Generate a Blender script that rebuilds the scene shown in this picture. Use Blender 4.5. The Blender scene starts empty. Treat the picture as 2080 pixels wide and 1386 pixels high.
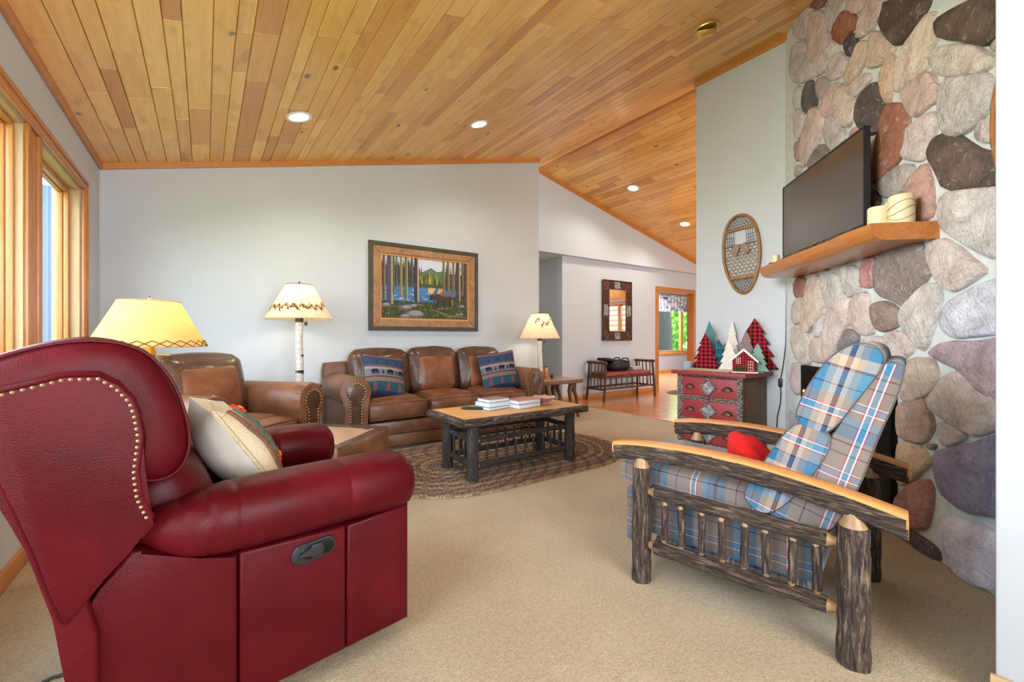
import bpy, bmesh, math, random
from math import sin, cos, pi, radians, sqrt, atan2, tan, hypot
from mathutils import Vector, Matrix, Euler, noise
random.seed(7)
scene = bpy.context.scene
COL = scene.collection

# ------------------------------------------------------------------ camera, world, light, exposure
CAM_H, YAW, FPX, PCX, PCY = 1.075, radians(35.147), 886.3, 1040.0, 685.4
cam = bpy.data.objects.new('camera', bpy.data.cameras.new('camera'))
COL.objects.link(cam)
cam.location = (0, 0, CAM_H)
cam.rotation_euler = (radians(90), 0, -YAW)
cam.data.sensor_width = 36
cam.data.lens = 36 * FPX / 2080
cam.data.shift_y = (PCY - 693) / 2080
cam.data.clip_start = 0.02
scene.camera = cam

world = bpy.data.worlds.new('sky'); scene.world = world; world.use_nodes = True
bg = world.node_tree.nodes['Background']
bg.inputs[0].default_value = (0.80, 0.90, 1.0, 1); bg.inputs[1].default_value = 6.5

def portal(name, loc, rot, sx, sy):
    o = light(name, 'AREA', loc, 1.0, (1, 1, 1), rot, sx, sy)
    try: o.data.cycles.is_portal = True
    except Exception: o.data.energy = 0.0
    return o
def light(name, kind, loc, energy, color, rot=(0, 0, 0), size=None, size_y=None, spot=None, radius=None):
    d = bpy.data.lights.new(name, kind); o = bpy.data.objects.new(name, d); COL.objects.link(o)
    o.location = loc; o.rotation_euler = rot; d.energy = energy; d.color = color
    if kind == 'AREA':
        d.shape = 'RECTANGLE'; d.size = size; d.size_y = size_y
    if kind == 'SPOT':
        d.spot_size = spot; d.spot_blend = 0.6
    if radius is not None: d.shadow_soft_size = radius
    return o
# unseen lamps: one inside the rear window, the others added as fill
light('daylight_rear', 'AREA', (0.6, -2.85, 1.55), 64, (0.93, 0.965, 1.0), (radians(90), 0, 0), 2.2, 2.0)
light('hall_fill', 'AREA', (7.2, -0.9, 1.5), 84, (0.84, 0.92, 1.0), (radians(90), 0, 0), 4.5, 2.0)  # added fill to brighten the hall wall, no window stands here
light('far_room_fill', 'AREA', (9.8, 7.0, 2.44), 110, (0.9, 0.95, 1.0), (0, 0, 0), 1.6, 1.6)  # hidden ceiling fill added to brighten the far room
fl_ = light('right_wall_fill', 'AREA', (-0.5, 1.2, 2.2), 12, (1.0, 0.98, 0.96), (0, 0, 0), 1.0, 1.0)  # unseen fill added to brighten the right wall and chimney
fl_.rotation_euler = Vector((4.4, -0.05, -0.38)).to_track_quat('-Z', 'Y').to_euler(); fl_.data.spread = radians(68)
light('hallway_fill', 'AREA', (4.3, 7.0, 2.40), 3.5, (1.0, 0.95, 0.9), (0, 0, 0), 0.4, 0.4)  # unseen ceiling fill added for the hallway
portal('window_portal', (-0.86, 3.06, 1.33), (0, radians(-90), 0), 1.56, 2.32)
portal('window_portal', (-0.86, 0.85, 1.33), (0, radians(-90), 0), 1.56, 1.5)
portal('window_portal', (0.6, -3.2, 1.45), (radians(90), 0, 0), 2.3, 2.0)
portal('window_portal', (12.33, 8.30, 1.38), (radians(-90), 0, 0), 2.33, 1.53)
portal('window_portal', (10.66, 1.75, 1.42), (0, radians(90), 0), 1.35, 2.0)
sun = light('sun', 'SUN', (3, -6, 12), 3.2, (1.0, 0.95, 0.86), (radians(28), radians(14), 0))
sun.data.angle = radians(1.0)
scene.view_settings.view_transform = 'Standard'
scene.view_settings.look = 'None'
scene.view_settings.gamma = 1.0
scene.view_settings.use_curve_mapping = False
scene.view_settings.exposure = 0.80
try:
    scene.cycles.use_denoising = True
    scene.cycles.max_bounces = 10
    scene.cycles.diffuse_bounces = 5
    scene.cycles.caustics_reflective = False
    scene.cycles.caustics_refractive = False
    scene.cycles.sample_clamp_indirect = 6.0
except Exception:
    pass

# ------------------------------------------------------------------ pixel -> point on a known plane
FW = (sin(YAW), cos(YAW)); RT = (cos(YAW), -sin(YAW)); EYE = Vector((0, 0, CAM_H))
def ray(u, v):
    a = (u - PCX) / FPX
    return Vector((FW[0] + RT[0] * a, FW[1] + RT[1] * a, (PCY - v) / FPX))
def at_z(u, v, z): d = ray(u, v); return EYE + d * ((z - CAM_H) / d.z)
def at_x(u, v, x): d = ray(u, v); return EYE + d * (x / d.x)
def at_y(u, v, y): d = ray(u, v); return EYE + d * (y / d.y)
def at_plane(u, v, p, n): d = ray(u, v); return EYE + d * ((Vector(p) - EYE).dot(Vector(n)) / d.dot(Vector(n)))

# ------------------------------------------------------------------ colours and material nodes
def lin(c):
    c = c / 255.0
    return c / 12.92 if c <= 0.04045 else ((c + 0.055) / 1.055) ** 2.4
def C(r, g, b): return (lin(r), lin(g), lin(b), 1.0)

class Mat:
    def __init__(s, name, base=None, rough=0.5, metal=0.0, spec=0.5, coat=0.0):
        s.m = bpy.data.materials.new(name); s.m.use_nodes = True; s.nt = s.m.node_tree
        s.b = s.nt.nodes['Principled BSDF']
        s.out = s.nt.nodes['Material Output']
        if base is not None: s.set('Base Color', base)
        s.set('Roughness', rough); s.set('Metallic', metal); s.set('Specular IOR Level', spec)
        if coat: s.set('Coat Weight', coat); s.set('Coat Roughness', 0.2)
    def set(s, k, v):
        i = s.b.inputs[k]
        if isinstance(v, bpy.types.NodeSocket): s.nt.links.new(v, i)
        else: i.default_value = v
    def n(s, typ, ins=None, out=0, **props):
        nd = s.nt.nodes.new(typ)
        for k, v in props.items(): setattr(nd, k, v)
        for k, v in (ins or {}).items():
            i = nd.inputs[k]
            if isinstance(v, bpy.types.NodeSocket): s.nt.links.new(v, i)
            else: i.default_value = v
        return nd.outputs[out]
    def co(s, which='Object', scale=(1, 1, 1), rnd=0.0, loc=(0, 0, 0)):
        if which == 'World': c = s.n('ShaderNodeNewGeometry', out='Position')
        else: c = s.n('ShaderNodeTexCoord', out=which)
        if rnd:
            r = s.n('ShaderNodeObjectInfo', out='Random')
            r = s.n('ShaderNodeMath', {0: r, 1: rnd}, operation='MULTIPLY')
            c = s.n('ShaderNodeVectorMath', {0: c, 1: r}, operation='ADD')
        return s.n('ShaderNodeMapping', {'Vector': c, 'Scale': scale, 'Location': loc})
    def noise(s, co, scale=5, detail=4, rough=0.55, dist=0.0, out='Fac'):
        return s.n('ShaderNodeTexNoise', {'Vector': co, 'Scale': scale, 'Detail': detail, 'Roughness': rough, 'Distortion': dist}, out=out)
    def voro(s, co, scale=5, feature='F1', out='Distance', **k):
        return s.n('ShaderNodeTexVoronoi', {'Vector': co, 'Scale': scale}, out=out, feature=feature, **k)
    def ramp(s, fac, stops, interp='LINEAR'):
        nd = s.nt.nodes.new('ShaderNodeValToRGB'); nd.color_ramp.interpolation = interp
        els = nd.color_ramp.elements
        while len(els) < len(stops): els.new(0.5)
        for e, (p, c) in zip(els, stops):
            e.position = p; e.color = c if not isinstance(c, (int, float)) else (c, c, c, 1)
        s.nt.links.new(fac, nd.inputs[0]); return nd.outputs[0]
    def mix(s, fac, a, b, mode='MIX'):
        nd = s.nt.nodes.new('ShaderNodeMix'); nd.data_type = 'RGBA'; nd.blend_type = mode
        for idx, v in ((0, fac), (6, a), (7, b)):
            if isinstance(v, bpy.types.NodeSocket): s.nt.links.new(v, nd.inputs[idx])
            else: nd.inputs[idx].default_value = v
        return nd.outputs[2]
    def math(s, op, a, b=0.0): return s.n('ShaderNodeMath', {0: a, 1: b}, operation=op)
    def sep(s, co, i): return s.n('ShaderNodeSeparateXYZ', {0: co}, out=i)
    def bump(s, h, strength=0.3, dist=0.01):
        nrm = s.n('ShaderNodeBump', {'Height': h, 'Strength': strength, 'Distance': dist}, out='Normal')
        s.set('Normal', nrm)

MT = {}
def simple(name, rgb, rough=0.5, metal=0.0, var=0.0, scale=30, bump=0.0, coat=0.0, spec=0.5):
    m = Mat(name, C(*rgb), rough, metal, spec, coat)
    if var or bump:
        f = m.noise(m.co('Object'), scale, 5)
        if var:
            a = tuple(max(0, x * (1 - var)) for x in C(*rgb)[:3]) + (1,)
            b = tuple(min(1, x * (1 + var)) for x in C(*rgb)[:3]) + (1,)
            m.set('Base Color', m.ramp(f, [(0.3, a), (0.7, b)]))
        if bump: m.bump(f, bump, 0.004)
    MT[name] = m.m; return m.m

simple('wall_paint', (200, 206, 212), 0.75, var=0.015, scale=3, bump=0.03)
simple('wall_paint_hall_lit', (204, 216, 226), 0.75, var=0.01, scale=3)  # same paint as the other walls, lightened and blued for the hall's light
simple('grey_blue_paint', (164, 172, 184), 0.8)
simple('white_paint', (235, 235, 232), 0.6)
simple('black_metal', (24, 23, 22), 0.45, 0.6)
simple('black_plastic', (30, 31, 34), 0.42, var=0.1)
simple('black_cord', (26, 26, 27), 0.5)
simple('dark_gap', (52, 27, 10), 0.9)
simple('brass', (205, 160, 78), 0.22, 1.0)
simple('antique_brass', (176, 150, 104), 0.4, 0.55)
simple('polished_gold', (226, 190, 104), 0.3, 0.75)
simple('bronze', (94, 76, 62), 0.45, 0.75)
simple('chrome', (210, 212, 215), 0.18, 1.0)
simple('white_wax', (228, 212, 172), 0.5, var=0.06, scale=14)
simple('mortar', (200, 207, 205), 0.9, var=0.1, scale=18, bump=0.4)
simple('white_wood', (232, 226, 214), 0.6, var=0.03)
simple('snow_white', (244, 242, 238), 0.8, var=0.02, bump=0.3)
simple('book_paper', (214, 224, 232), 0.8)
simple('white_cotton', (226, 218, 206), 0.9, var=0.03, scale=10, bump=0.08)
simple('cream_wool', (226, 211, 178), 0.95, var=0.12, scale=140, bump=0.9)
simple('beige_wool', (212, 196, 166), 0.95, var=0.22, scale=150, bump=1.0)
simple('brown_wool', (128, 92, 74), 0.95, var=0.25, scale=150, bump=1.0)
simple('green_wool', (86, 102, 82), 0.95, var=0.2, scale=150, bump=1.0)
simple('red_wool', (214, 62, 30), 0.95, var=0.2, scale=150, bump=1.0)
simple('yellow_wool', (232, 160, 50), 0.95, var=0.2, scale=150, bump=1.0)
simple('red_plush', (206, 22, 20), 0.95, var=0.25, scale=120, bump=1.0)
simple('evergreen', (46, 92, 52), 0.8, var=0.3)
simple('backdrop_blue', (74, 98, 130), 0.6, var=0.03)
simple('lawn', (88, 120, 52), 0.95, var=0.35, scale=2)
simple('dark_trunk', (40, 37, 34), 0.95, var=0.35, scale=9, bump=0.8)
simple('bag_black', (22, 23, 27), 0.55, var=0.3, scale=22, bump=0.6)
simple('maroon_vinyl', (142, 58, 58), 0.38, var=0.12, scale=9)
simple('table_dark', (44, 36, 32), 0.4)
simple('teal_wood', (66, 128, 128), 0.6, var=0.05)
simple('sage_wood', (124, 166, 150), 0.6, var=0.04)
simple('taupe_wood', (138, 112, 112), 0.6, var=0.1)
simple('rawhide', (150, 126, 82), 0.6, var=0.15)
simple('dark_lacing', (84, 70, 58), 0.7, var=0.2)
simple('strap_leather', (150, 118, 110), 0.6, var=0.15)

def wood(name, c1, c2, c3, grain=(14, 1.2, 14), rough=0.4, which='Object', knots=False, rnd=20.0, coat=0.0, objvar=None, spec=0.5):
    m = Mat(name, None, rough, 0, spec, coat)
    co = m.co(which, grain, rnd)
    f = m.noise(co, 3.0, 6, 0.6, 0.6)
    col = m.ramp(f, [(0.25, C(*c1)), (0.5, C(*c2)), (0.78, C(*c3))])
    g2 = m.noise(m.co(which, tuple(x * 5 for x in grain), rnd), 4.0, 3)
    col = m.mix(0.16, col, m.ramp(g2, [(0.35, C(*c1)), (0.65, C(*c3))]))
    if objvar:
        r = m.n('ShaderNodeObjectInfo', out='Random')
        col = m.mix(1.0, col, m.ramp(r, objvar), 'MULTIPLY')
    if knots:
        kc = m.co(which, (5.5, 3.2, 5.5), rnd)
        v = m.voro(kc, 1.0)
        k = m.ramp(v, [(0.0, 1.0), (0.075, 0.75), (0.13, 0.0)])
        msk = m.ramp(m.noise(m.co(which, (2, 2, 2), rnd), 1.7, 1), [(0.53, 0.0), (0.6, 1.0)])
        k = m.math('MULTIPLY', k, msk)
        col = m.mix(k, col, C(84, 42, 16))
        cl = m.ramp(m.noise(m.co(which, (6, 2.0, 6), rnd), 1.6, 3), [(0.56, 0.0), (0.75, 0.4)])
        col = m.mix(cl, col, C(134, 74, 34))
    m.set('Base Color', col)
    m.bump(g2, 0.05, 0.002)
    MT[name] = m.m; return m.m
wood('ceiling_wood', (232, 178, 94), (246, 197, 112), (252, 212, 134), (9, 0.8, 9), 0.30, 'World', True, 31.0, 0.3,
     [(0.0, C(214, 180, 140)), (0.1, C(230, 206, 174)), (0.45, C(248, 240, 226)), (0.8, C(255, 252, 246)), (1.0, C(242, 222, 190))])
wood('trim_wood', (188, 116, 54), (204, 134, 66), (216, 150, 80), (10, 10, 10), 0.4, 'Object', coat=0.2)
wood('window_wood', (178, 110, 50), (194, 128, 64), (208, 146, 84), (14, 14, 1.4), 0.4, 'Object', coat=0.2)
wood('jamb_wood', (186, 154, 106), (200, 170, 126), (210, 184, 142), (14, 14, 1.4), 0.45, 'Object')
wood('mantel_wood', (166, 96, 42), (188, 118, 56), (204, 138, 74), (1.3, 12, 12), 0.32, 'Object', coat=0.3)
wood('arm_wood', (194, 124, 62), (208, 142, 76), (220, 158, 94), (1.2, 14, 14), 0.4, 'Object')
wood('peeled_wood', (124, 92, 60), (158, 122, 82), (182, 148, 106), (8, 8, 2), 0.4, 'Object')
wood('table_top_wood', (202, 146, 84), (216, 162, 98), (228, 178, 114), (1.0, 16, 4), 0.42, 'Object', coat=0.08, spec=0.3)
wood('dresser_side_wood', (72, 54, 36), (104, 80, 54), (134, 104, 72), (16, 16, 1.4), 0.6, 'Object')
wood('frame_wood', (122, 88, 58), (160, 118, 80), (190, 150, 110), (3, 3, 3), 0.5, 'Object')
wood('dark_frame_wood', (52, 48, 38), (70, 64, 50), (86, 78, 62), (4, 4, 4), 0.5, 'Object')
wood('snowshoe_wood', (122, 78, 40), (156, 106, 58), (178, 128, 76), (5, 5, 5), 0.45, 'Object')
wood('twig_wood', (58, 36, 24), (84, 54, 38), (108, 74, 52), (10, 10, 10), 0.6, 'Object')
wood('side_table_wood', (74, 48, 30), (112, 76, 50), (140, 100, 68), (6, 6, 2), 0.45, 'Object')
wood('side_table_top', (150, 120, 92), (170, 140, 110), (186, 158, 128), (1.5, 10, 6), 0.3, 'Object')
wood('red_painted_wood', (124, 40, 40), (146, 54, 52), (158, 66, 62), (1.5, 1.5, 10), 0.5, 'Object')
wood('red_drawer', (136, 42, 46), (156, 54, 58), (168, 66, 68), (10, 1.5, 10), 0.5, 'Object')

def hardwood():
    m = Mat('hardwood', None, 0.16, 0, 0.5, 0.35)
    co = m.co('World')
    b = m.nt.nodes.new('ShaderNodeTexBrick')
    m.nt.links.new(co, b.inputs['Vector'])
    b.offset = 0.37; b.inputs['Scale'].default_value = 1.0
    b.inputs['Brick Width'].default_value = 0.9; b.inputs['Row Height'].default_value = 0.062
    b.inputs['Mortar Size'].default_value = 0.0016
    b.inputs['Color1'].default_value = C(204, 124, 48); b.inputs['Color2'].default_value = C(222, 150, 70)
    b.inputs['Mortar'].default_value = C(96, 50, 20)
    g = m.noise(m.co('World', (1.2, 16, 1)), 3, 5)
    m.set('Base Color', m.mix(0.25, b.outputs[0], m.ramp(g, [(0.3, C(186, 104, 36)), (0.7, C(230, 160, 80))])))
    MT['hardwood'] = m.m
hardwood()

def carpet():
    m = Mat('carpet', None, 0.95, 0, 0.15)
    co = m.co('World')
    f = m.noise(co, 150, 3, 0.7); g = m.noise(co, 3.0, 3); h = m.noise(co, 55, 3, 0.7)
    col = m.ramp(f, [(0.3, C(118, 98, 70)), (0.5, C(180, 160, 127)), (0.7, C(220, 203, 174))])
    col = m.mix(0.35, col, m.ramp(h, [(0.36, C(150, 126, 94)), (0.64, C(212, 192, 158))]))
    col = m.mix(0.3, col, m.ramp(g, [(0.35, C(160, 140, 110)), (0.65, C(190, 172, 142))]), 'MIX')
    m.set('Base Color', col); m.set('Sheen Weight', 0.25)
    m.bump(m.math('ADD', f, h), 0.7, 0.008)
    MT['carpet'] = m.m
carpet()

def leather(name, c1, c2, c3, scale=1.6, rough=0.38, grain=260, bump=0.16, crease=False, spec=0.5):
    m = Mat(name, None, rough, 0, spec, 0.4 if crease else 0.0)
    co = m.co('Object', rnd=9.0)
    f = m.noise(co, scale * 3, 5, 0.6, 0.4)
    col = m.ramp(f, [(0.28, C(*c1)), (0.52, C(*c2)), (0.78, C(*c3))])
    v = m.voro(co, grain)
    h = m.math('MULTIPLY', v, 0.6)
    if crease:
        w = m.voro(m.n('ShaderNodeVectorMath', {0: co, 1: m.n('ShaderNodeTexNoise', {'Vector': co, 'Scale': 9.0}, out='Color')}, operation='ADD'), 26, 'DISTANCE_TO_EDGE')
        e = m.ramp(w, [(0.0, 0.0), (0.16, 1.0)])
        h = m.math('ADD', h, m.math('MULTIPLY', e, 1.6))
        col = m.mix(m.math('MULTIPLY', m.math('SUBTRACT', 1.0, e), 0.6), col, C(*[int(x * .55) for x in c1]))
    m.set('Base Color', col)
    m.set('Roughness', m.ramp(f, [(0.3, rough - 0.06), (0.7, rough + 0.12)]))
    m.bump(h, bump, 0.003)
    MT[name] = m.m
leather('red_leather', (66, 5, 12), (80, 9, 18), (98, 15, 25), 1.2, 0.36, 330, 0.22, False, 0.14)
leather('tan_leather', (92, 58, 38), (120, 78, 52), (150, 104, 72), 1.6, 0.4, 300, 0.1)
leather('panel_leather', (104, 60, 36), (134, 82, 52), (162, 108, 74), 1.8, 0.4, 300, 0.08)
leather('croc_leather', (58, 36, 22), (88, 55, 34), (120, 80, 52), 2.2, 0.26, 90, 0.35, True)
leather('brown_leather', (88, 54, 38), (116, 74, 52), (146, 100, 74), 1.8, 0.38, 300, 0.1)
leather('ottoman_top_leather', (170, 132, 104), (186, 150, 120), (200, 166, 138), 1.5, 0.42, 300, 0.08)

def bark():
    m = Mat('bark', None, 0.72, 0, 0.5)
    co = m.co('Object', (1, 1, 0.11), 13.0)
    f = m.noise(co, 92, 6, 0.72, 0.9); g = m.noise(m.co('Object', (1, 1, 0.6), 13.0), 11, 3)
    col = m.ramp(f, [(0.34, C(16, 11, 9)), (0.46, C(60, 46, 38)), (0.57, C(104, 85, 72)), (0.70, C(172, 152, 134))])
    col = m.mix(m.ramp(g, [(0.66, 0.0), (0.76, 0.6)]), col, C(186, 160, 118))
    m.set('Base Color', col); m.set('Roughness', m.ramp(f, [(0.35, 0.8), (0.7, 0.42)]))
    m.bump(f, 1.0, 0.018)
    MT['bark'] = m.m
    m = Mat('dark_bark', None, 0.7)
    co = m.co('Object', (1, 1, 0.16), 13.0)
    f = m.noise(co, 75, 6, 0.7, 1.0)
    m.set('Base Color', m.ramp(f, [(0.32, C(24, 20, 20)), (0.55, C(64, 56, 54)), (0.75, C(118, 106, 98))]))
    m.bump(f, 1.0, 0.012); MT['dark_bark'] = m.m
    m = Mat('twig_bark', None, 0.75)
    f = m.noise(m.co('Object', (1, 1, 1), 5.0), 120, 3, 0.7)
    m.set('Base Color', m.ramp(f, [(0.36, C(44, 36, 36)), (0.46, C(86, 76, 72)), (0.54, C(190, 182, 172))], 'CONSTANT'))
    m.bump(f, 0.8, 0.006); MT['twig_bark'] = m.m
    m = Mat('birch_bark', None, 0.6)
    co = m.co('Object', (1, 1, 3.2), 7.0)
    f = m.noise(co, 6.5, 3, 0.5)
    col = m.ramp(m.noise(m.co('Object', (1, 1, 5), 7.0), 30, 3), [(0.35, C(196, 186, 176)), (0.6, C(236, 232, 226))])
    m.set('Base Color', m.mix(m.ramp(f, [(0.63, 0.0), (0.66, 1.0)]), col, C(40, 36, 34)))
    m.bump(f, 0.25, 0.006); MT['birch_bark'] = m.m
bark()

def stone():
    m = Mat('stone', None, 0.85, 0, 0.3)
    base = m.n('ShaderNodeObjectInfo', out='Color')
    co = m.co('Object', rnd=17.0)
    f = m.noise(co, 9, 7, 0.7, 0.9); g = m.noise(co, 70, 4, 0.75); p = m.noise(co, 3.4, 4, 0.6, 1.2); q = m.noise(co, 24, 5, 0.7, 0.6)
    col = m.mix(0.9, base, m.ramp(f, [(0.28, C(190, 184, 185)), (0.46, C(232, 228, 226)), (0.6, C(250, 248, 246)), (0.75, C(255, 255, 255))]), 'MULTIPLY')
    col = m.mix(0.75, col, m.ramp(g, [(0.3, C(176, 172, 174)), (0.46, C(246, 244, 244)), (0.7, C(255, 255, 255))]), 'MULTIPLY')
    col = m.mix(m.ramp(p, [(0.5, 0.0), (0.75, 0.35)]), col, m.mix(0.5, base, C(206, 160, 140)))
    col = m.mix(m.ramp(q, [(0.56, 0.0), (0.72, 0.5)]), col, m.mix(0.6, base, C(236, 232, 230)))
    col = m.mix(m.ramp(q, [(0.3, 0.45), (0.42, 0.0)]), col, m.mix(0.55, base, C(96, 88, 90)))
    col = m.mix(1.0, col, (1.42, 1.45, 1.50, 1), 'MULTIPLY')
    m.set('Base Color', col)
    m.bump(m.math('ADD', m.math('MULTIPLY', f, 2.2), m.math('ADD', m.math('MULTIPLY', g, 0.35), m.math('MULTIPLY', q, 0.8))), 0.9, 0.022)
    MT['stone'] = m.m
stone()

def plaid(name, period, warp, weft, rough=0.9, soft=0.5):
    m = Mat(name, None, rough, 0, 0.2)
    co = m.n('ShaderNodeTexCoord', out='UV')
    fs = []
    for i in (0, 1):
        x = m.sep(co, i)
        fs.append(m.math('FRACT', m.math('ADD', m.math('DIVIDE', x, period[i]), 10.0)))
    a = m.ramp(fs[0], warp, 'CONSTANT'); b = m.ramp(fs[1], weft, 'CONSTANT')
    col = m.mix(soft, a, b)
    tw = m.noise(m.co('Object'), 320, 2, 0.7)
    col = m.mix(0.3, col, m.ramp(tw, [(0.3, C(130, 126, 124)), (0.7, C(255, 255, 255))]), 'MULTIPLY')
    m.set('Base Color', col); m.set('Sheen Weight', 0.2); m.bump(tw, 0.3, 0.003)
    MT[name] = m.m
TAU, TEAL, NAV, MAR, RED_, WHT, SKY, LTG = C(134, 122, 114), C(40, 104, 142), C(28, 34, 56), C(78, 26, 48), C(186, 40, 54), C(226, 228, 232), C(84, 134, 162), C(146, 138, 130)
plaid('plaid_wool', (0.24, 0.24),
      [(0.0, TAU), (0.16, NAV), (0.178, TAU), (0.34, TEAL), (0.47, MAR), (0.50, NAV), (0.52, TEAL), (0.64, SKY), (0.70, TAU), (0.80, RED_), (0.815, WHT), (0.835, SKY), (0.90, WHT), (0.92, RED_), (0.935, TAU)],
      [(0.0, TAU), (0.14, NAV), (0.16, TAU), (0.30, MAR), (0.325, TAU), (0.38, TEAL), (0.56, NAV), (0.575, SKY), (0.68, TAU), (0.78, WHT), (0.795, RED_), (0.81, SKY), (0.88, RED_), (0.895, WHT), (0.91, TAU)])
plaid('pillow_plaid', (0.21, 0.30),
      [(0.0, SKY), (0.12, NAV), (0.14, SKY), (0.30, LTG), (0.40, C(190, 166, 144)), (0.47, NAV), (0.50, MAR), (0.545, C(190, 166, 144)), (0.64, LTG), (0.74, TEAL), (0.86, NAV), (0.88, TEAL)],
      [(0.0, SKY), (0.10, NAV), (0.115, SKY), (0.30, MAR), (0.33, C(190, 166, 144)), (0.46, TEAL), (0.60, NAV), (0.615, LTG), (0.74, RED_), (0.755, WHT), (0.77, SKY), (0.84, WHT), (0.855, RED_), (0.87, TAU)])
BK, BR, RD = C(22, 12, 16), C(92, 22, 34), C(196, 40, 56)
plaid('buffalo_plaid', (0.036, 0.036), [(0, RD), (0.5, BK)], [(0, RD), (0.5, BK)])
plaid('small_buffalo_plaid', (0.02, 0.02), [(0, C(200, 44, 70)), (0.5, BK)], [(0, C(200, 44, 70)), (0.5, BK)])
plaid('blue_plaid', (0.07, 0.07), [(0, C(50, 108, 124)), (0.4, C(90, 150, 166)), (0.6, C(36, 86, 104))], [(0, C(50, 108, 124)), (0.5, C(36, 86, 104)), (0.8, C(100, 158, 170))])

def glass_mat():
    m = Mat('window_glass')
    tr = m.n('ShaderNodeBsdfTransparent', {'Color': (0.93, 0.96, 0.98, 1)}); gl = m.n('ShaderNodeBsdfGlossy', {'Roughness': 0.02})
    fr = m.n('ShaderNodeLayerWeight', {'Blend': 0.5}, out='Facing')
    fr = m.math('ADD', m.math('MULTIPLY', m.math('POWER', fr, 5.0), 0.55), 0.03)
    m.nt.links.new(m.n('ShaderNodeMixShader', {0: fr, 1: tr, 2: gl}), m.out.inputs[0]); MT['window_glass'] = m.m
    m = Mat('mirror_glass', C(235, 238, 240), 0.02, 1.0); MT['mirror_glass'] = m.m
    m = Mat('screen_glass', C(62, 54, 47), 0.14, 0, 0.9, 0.6); MT['screen_glass'] = m.m  # base colour lightened and browned to carry the room's reflection
    m = Mat('fireplace_glass', C(60, 46, 34), 0.08, 0, 0.8); MT['fireplace_glass'] = m.m
    m = Mat('cut_glass', C(214, 172, 164), 0.08); m.set('Transmission Weight', 0.25); MT['cut_glass'] = m.m
    m = Mat('frosted_glass', C(190, 200, 214), 0.3); m.set('Transmission Weight', 0.25); MT['frosted_glass'] = m.m
    m = Mat('lit_disc', C(255, 250, 240)); m.set('Emission Color', C(255, 244, 222)); m.set('Emission Strength', 14.0); MT['lit_disc'] = m.m
    m = Mat('lit_bulb', C(255, 250, 240)); m.set('Emission Color', C(255, 226, 170)); m.set('Emission Strength', 6.0); MT['lit_bulb'] = m.m
    m = Mat('vertex_paint', None, 0.6)
    m.set('Base Color', m.n('ShaderNodeVertexColor', layer_name='Col')); MT['vertex_paint'] = m.m
    m = Mat('vertex_cloth', None, 0.95, 0, 0.2)
    tw = m.noise(m.co('Object'), 420, 2, 0.7)
    m.set('Base Color', m.mix(0.35, m.n('ShaderNodeVertexColor', layer_name='Col'), m.ramp(tw, [(0.3, C(120, 120, 120)), (0.7, C(255, 255, 255))]), 'MULTIPLY')); m.bump(tw, 0.4, 0.003); MT['vertex_cloth'] = m.m
    for nm, c in (('shade_paper', (246, 234, 206)), ('shade_warm_paper', (240, 204, 138)), ('shade_art', (150, 96, 52))):
        m = Mat(nm)
        f = m.noise(m.co('Object'), 16, 5)
        cc = m.ramp(f, [(0.3, C(*[int(x * .93) for x in c])), (0.7, C(*c))])
        d = m.n('ShaderNodeBsdfDiffuse', {'Color': cc}); t = m.n('ShaderNodeBsdfTranslucent', {'Color': cc})
        m.nt.links.new(m.n('ShaderNodeMixShader', {0: 0.45, 1: d, 2: t}), m.out.inputs[0]); MT[nm] = m.m
    m = Mat('foliage', None, 0.7)
    r = m.n('ShaderNodeNewGeometry', out='Random Per Island')
    col = m.ramp(r, [(0.0, C(70, 128, 40)), (0.5, C(126, 178, 70)), (1.0, C(190, 216, 120))])
    d = m.n('ShaderNodeBsdfDiffuse', {'Color': col}); t = m.n('ShaderNodeBsdfTranslucent', {'Color': col})
    m.nt.links.new(m.n('ShaderNodeMixShader', {0: 0.5, 1: d, 2: t}), m.out.inputs[0]); MT['foliage'] = m.m
    m = Mat('valance_cloth', None, 0.9)
    v = m.noise(m.co('Object'), 9, 3, 0.6)
    m.set('Base Color', m.ramp(v, [(0.4, C(206, 212, 224)), (0.56, C(150, 158, 176)), (0.62, C(64, 74, 84))], 'LINEAR')); MT['valance_cloth'] = m.m
    m = Mat('braid', None, 0.95, 0, 0.2)
    base = m.n('ShaderNodeVertexColor', layer_name='Col')
    f = m.noise(m.co('Object'), 90, 2, 0.7)
    m.set('Base Color', m.mix(0.75, base, m.ramp(f, [(0.36, C(70, 62, 58)), (0.6, C(255, 250, 240))]), 'MULTIPLY')); m.bump(f, 0.6, 0.006); MT['braid'] = m.m
    m = Mat('art_tile', None, 0.5)
    f = m.noise(m.co('Object'), 26, 4)
    m.set('Base Color', m.ramp(f, [(0.32, C(74, 72, 86)), (0.5, C(138, 142, 150)), (0.68, C(190, 176, 160))])); MT['art_tile'] = m.m
glass_mat()
# ------------------------------------------------------------------ geometry helpers
def obj(name, bm, mat, parent=None, smooth=True, angle=38, loc=None):
    me = bpy.data.meshes.new(name); bmesh.ops.recalc_face_normals(bm, faces=bm.faces[:])
    bm.to_mesh(me); bm.free()
    me.materials.append(MT[mat] if isinstance(mat, str) else mat)
    if smooth:
        me.polygons.foreach_set('use_smooth', [True] * len(me.polygons))
        me.set_sharp_from_angle(angle=radians(angle))
    o = bpy.data.objects.new(name, me); COL.objects.link(o)
    if parent: o.parent = parent
    if loc: o.location = loc
    return o
def inst(src, name=None, parent=None, loc=None, rot=None, scale=None):
    o = src.copy(); COL.objects.link(o); o.parent = parent
    if name: o.name = name
    if loc is not None: o.location = loc
    if rot is not None: o.rotation_euler = rot
    if scale is not None: o.scale = scale
    return o
def tag(o, label, cat, group=None):
    o['label'] = label; o['category'] = cat
    if group: o['group'] = group
    return o
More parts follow.
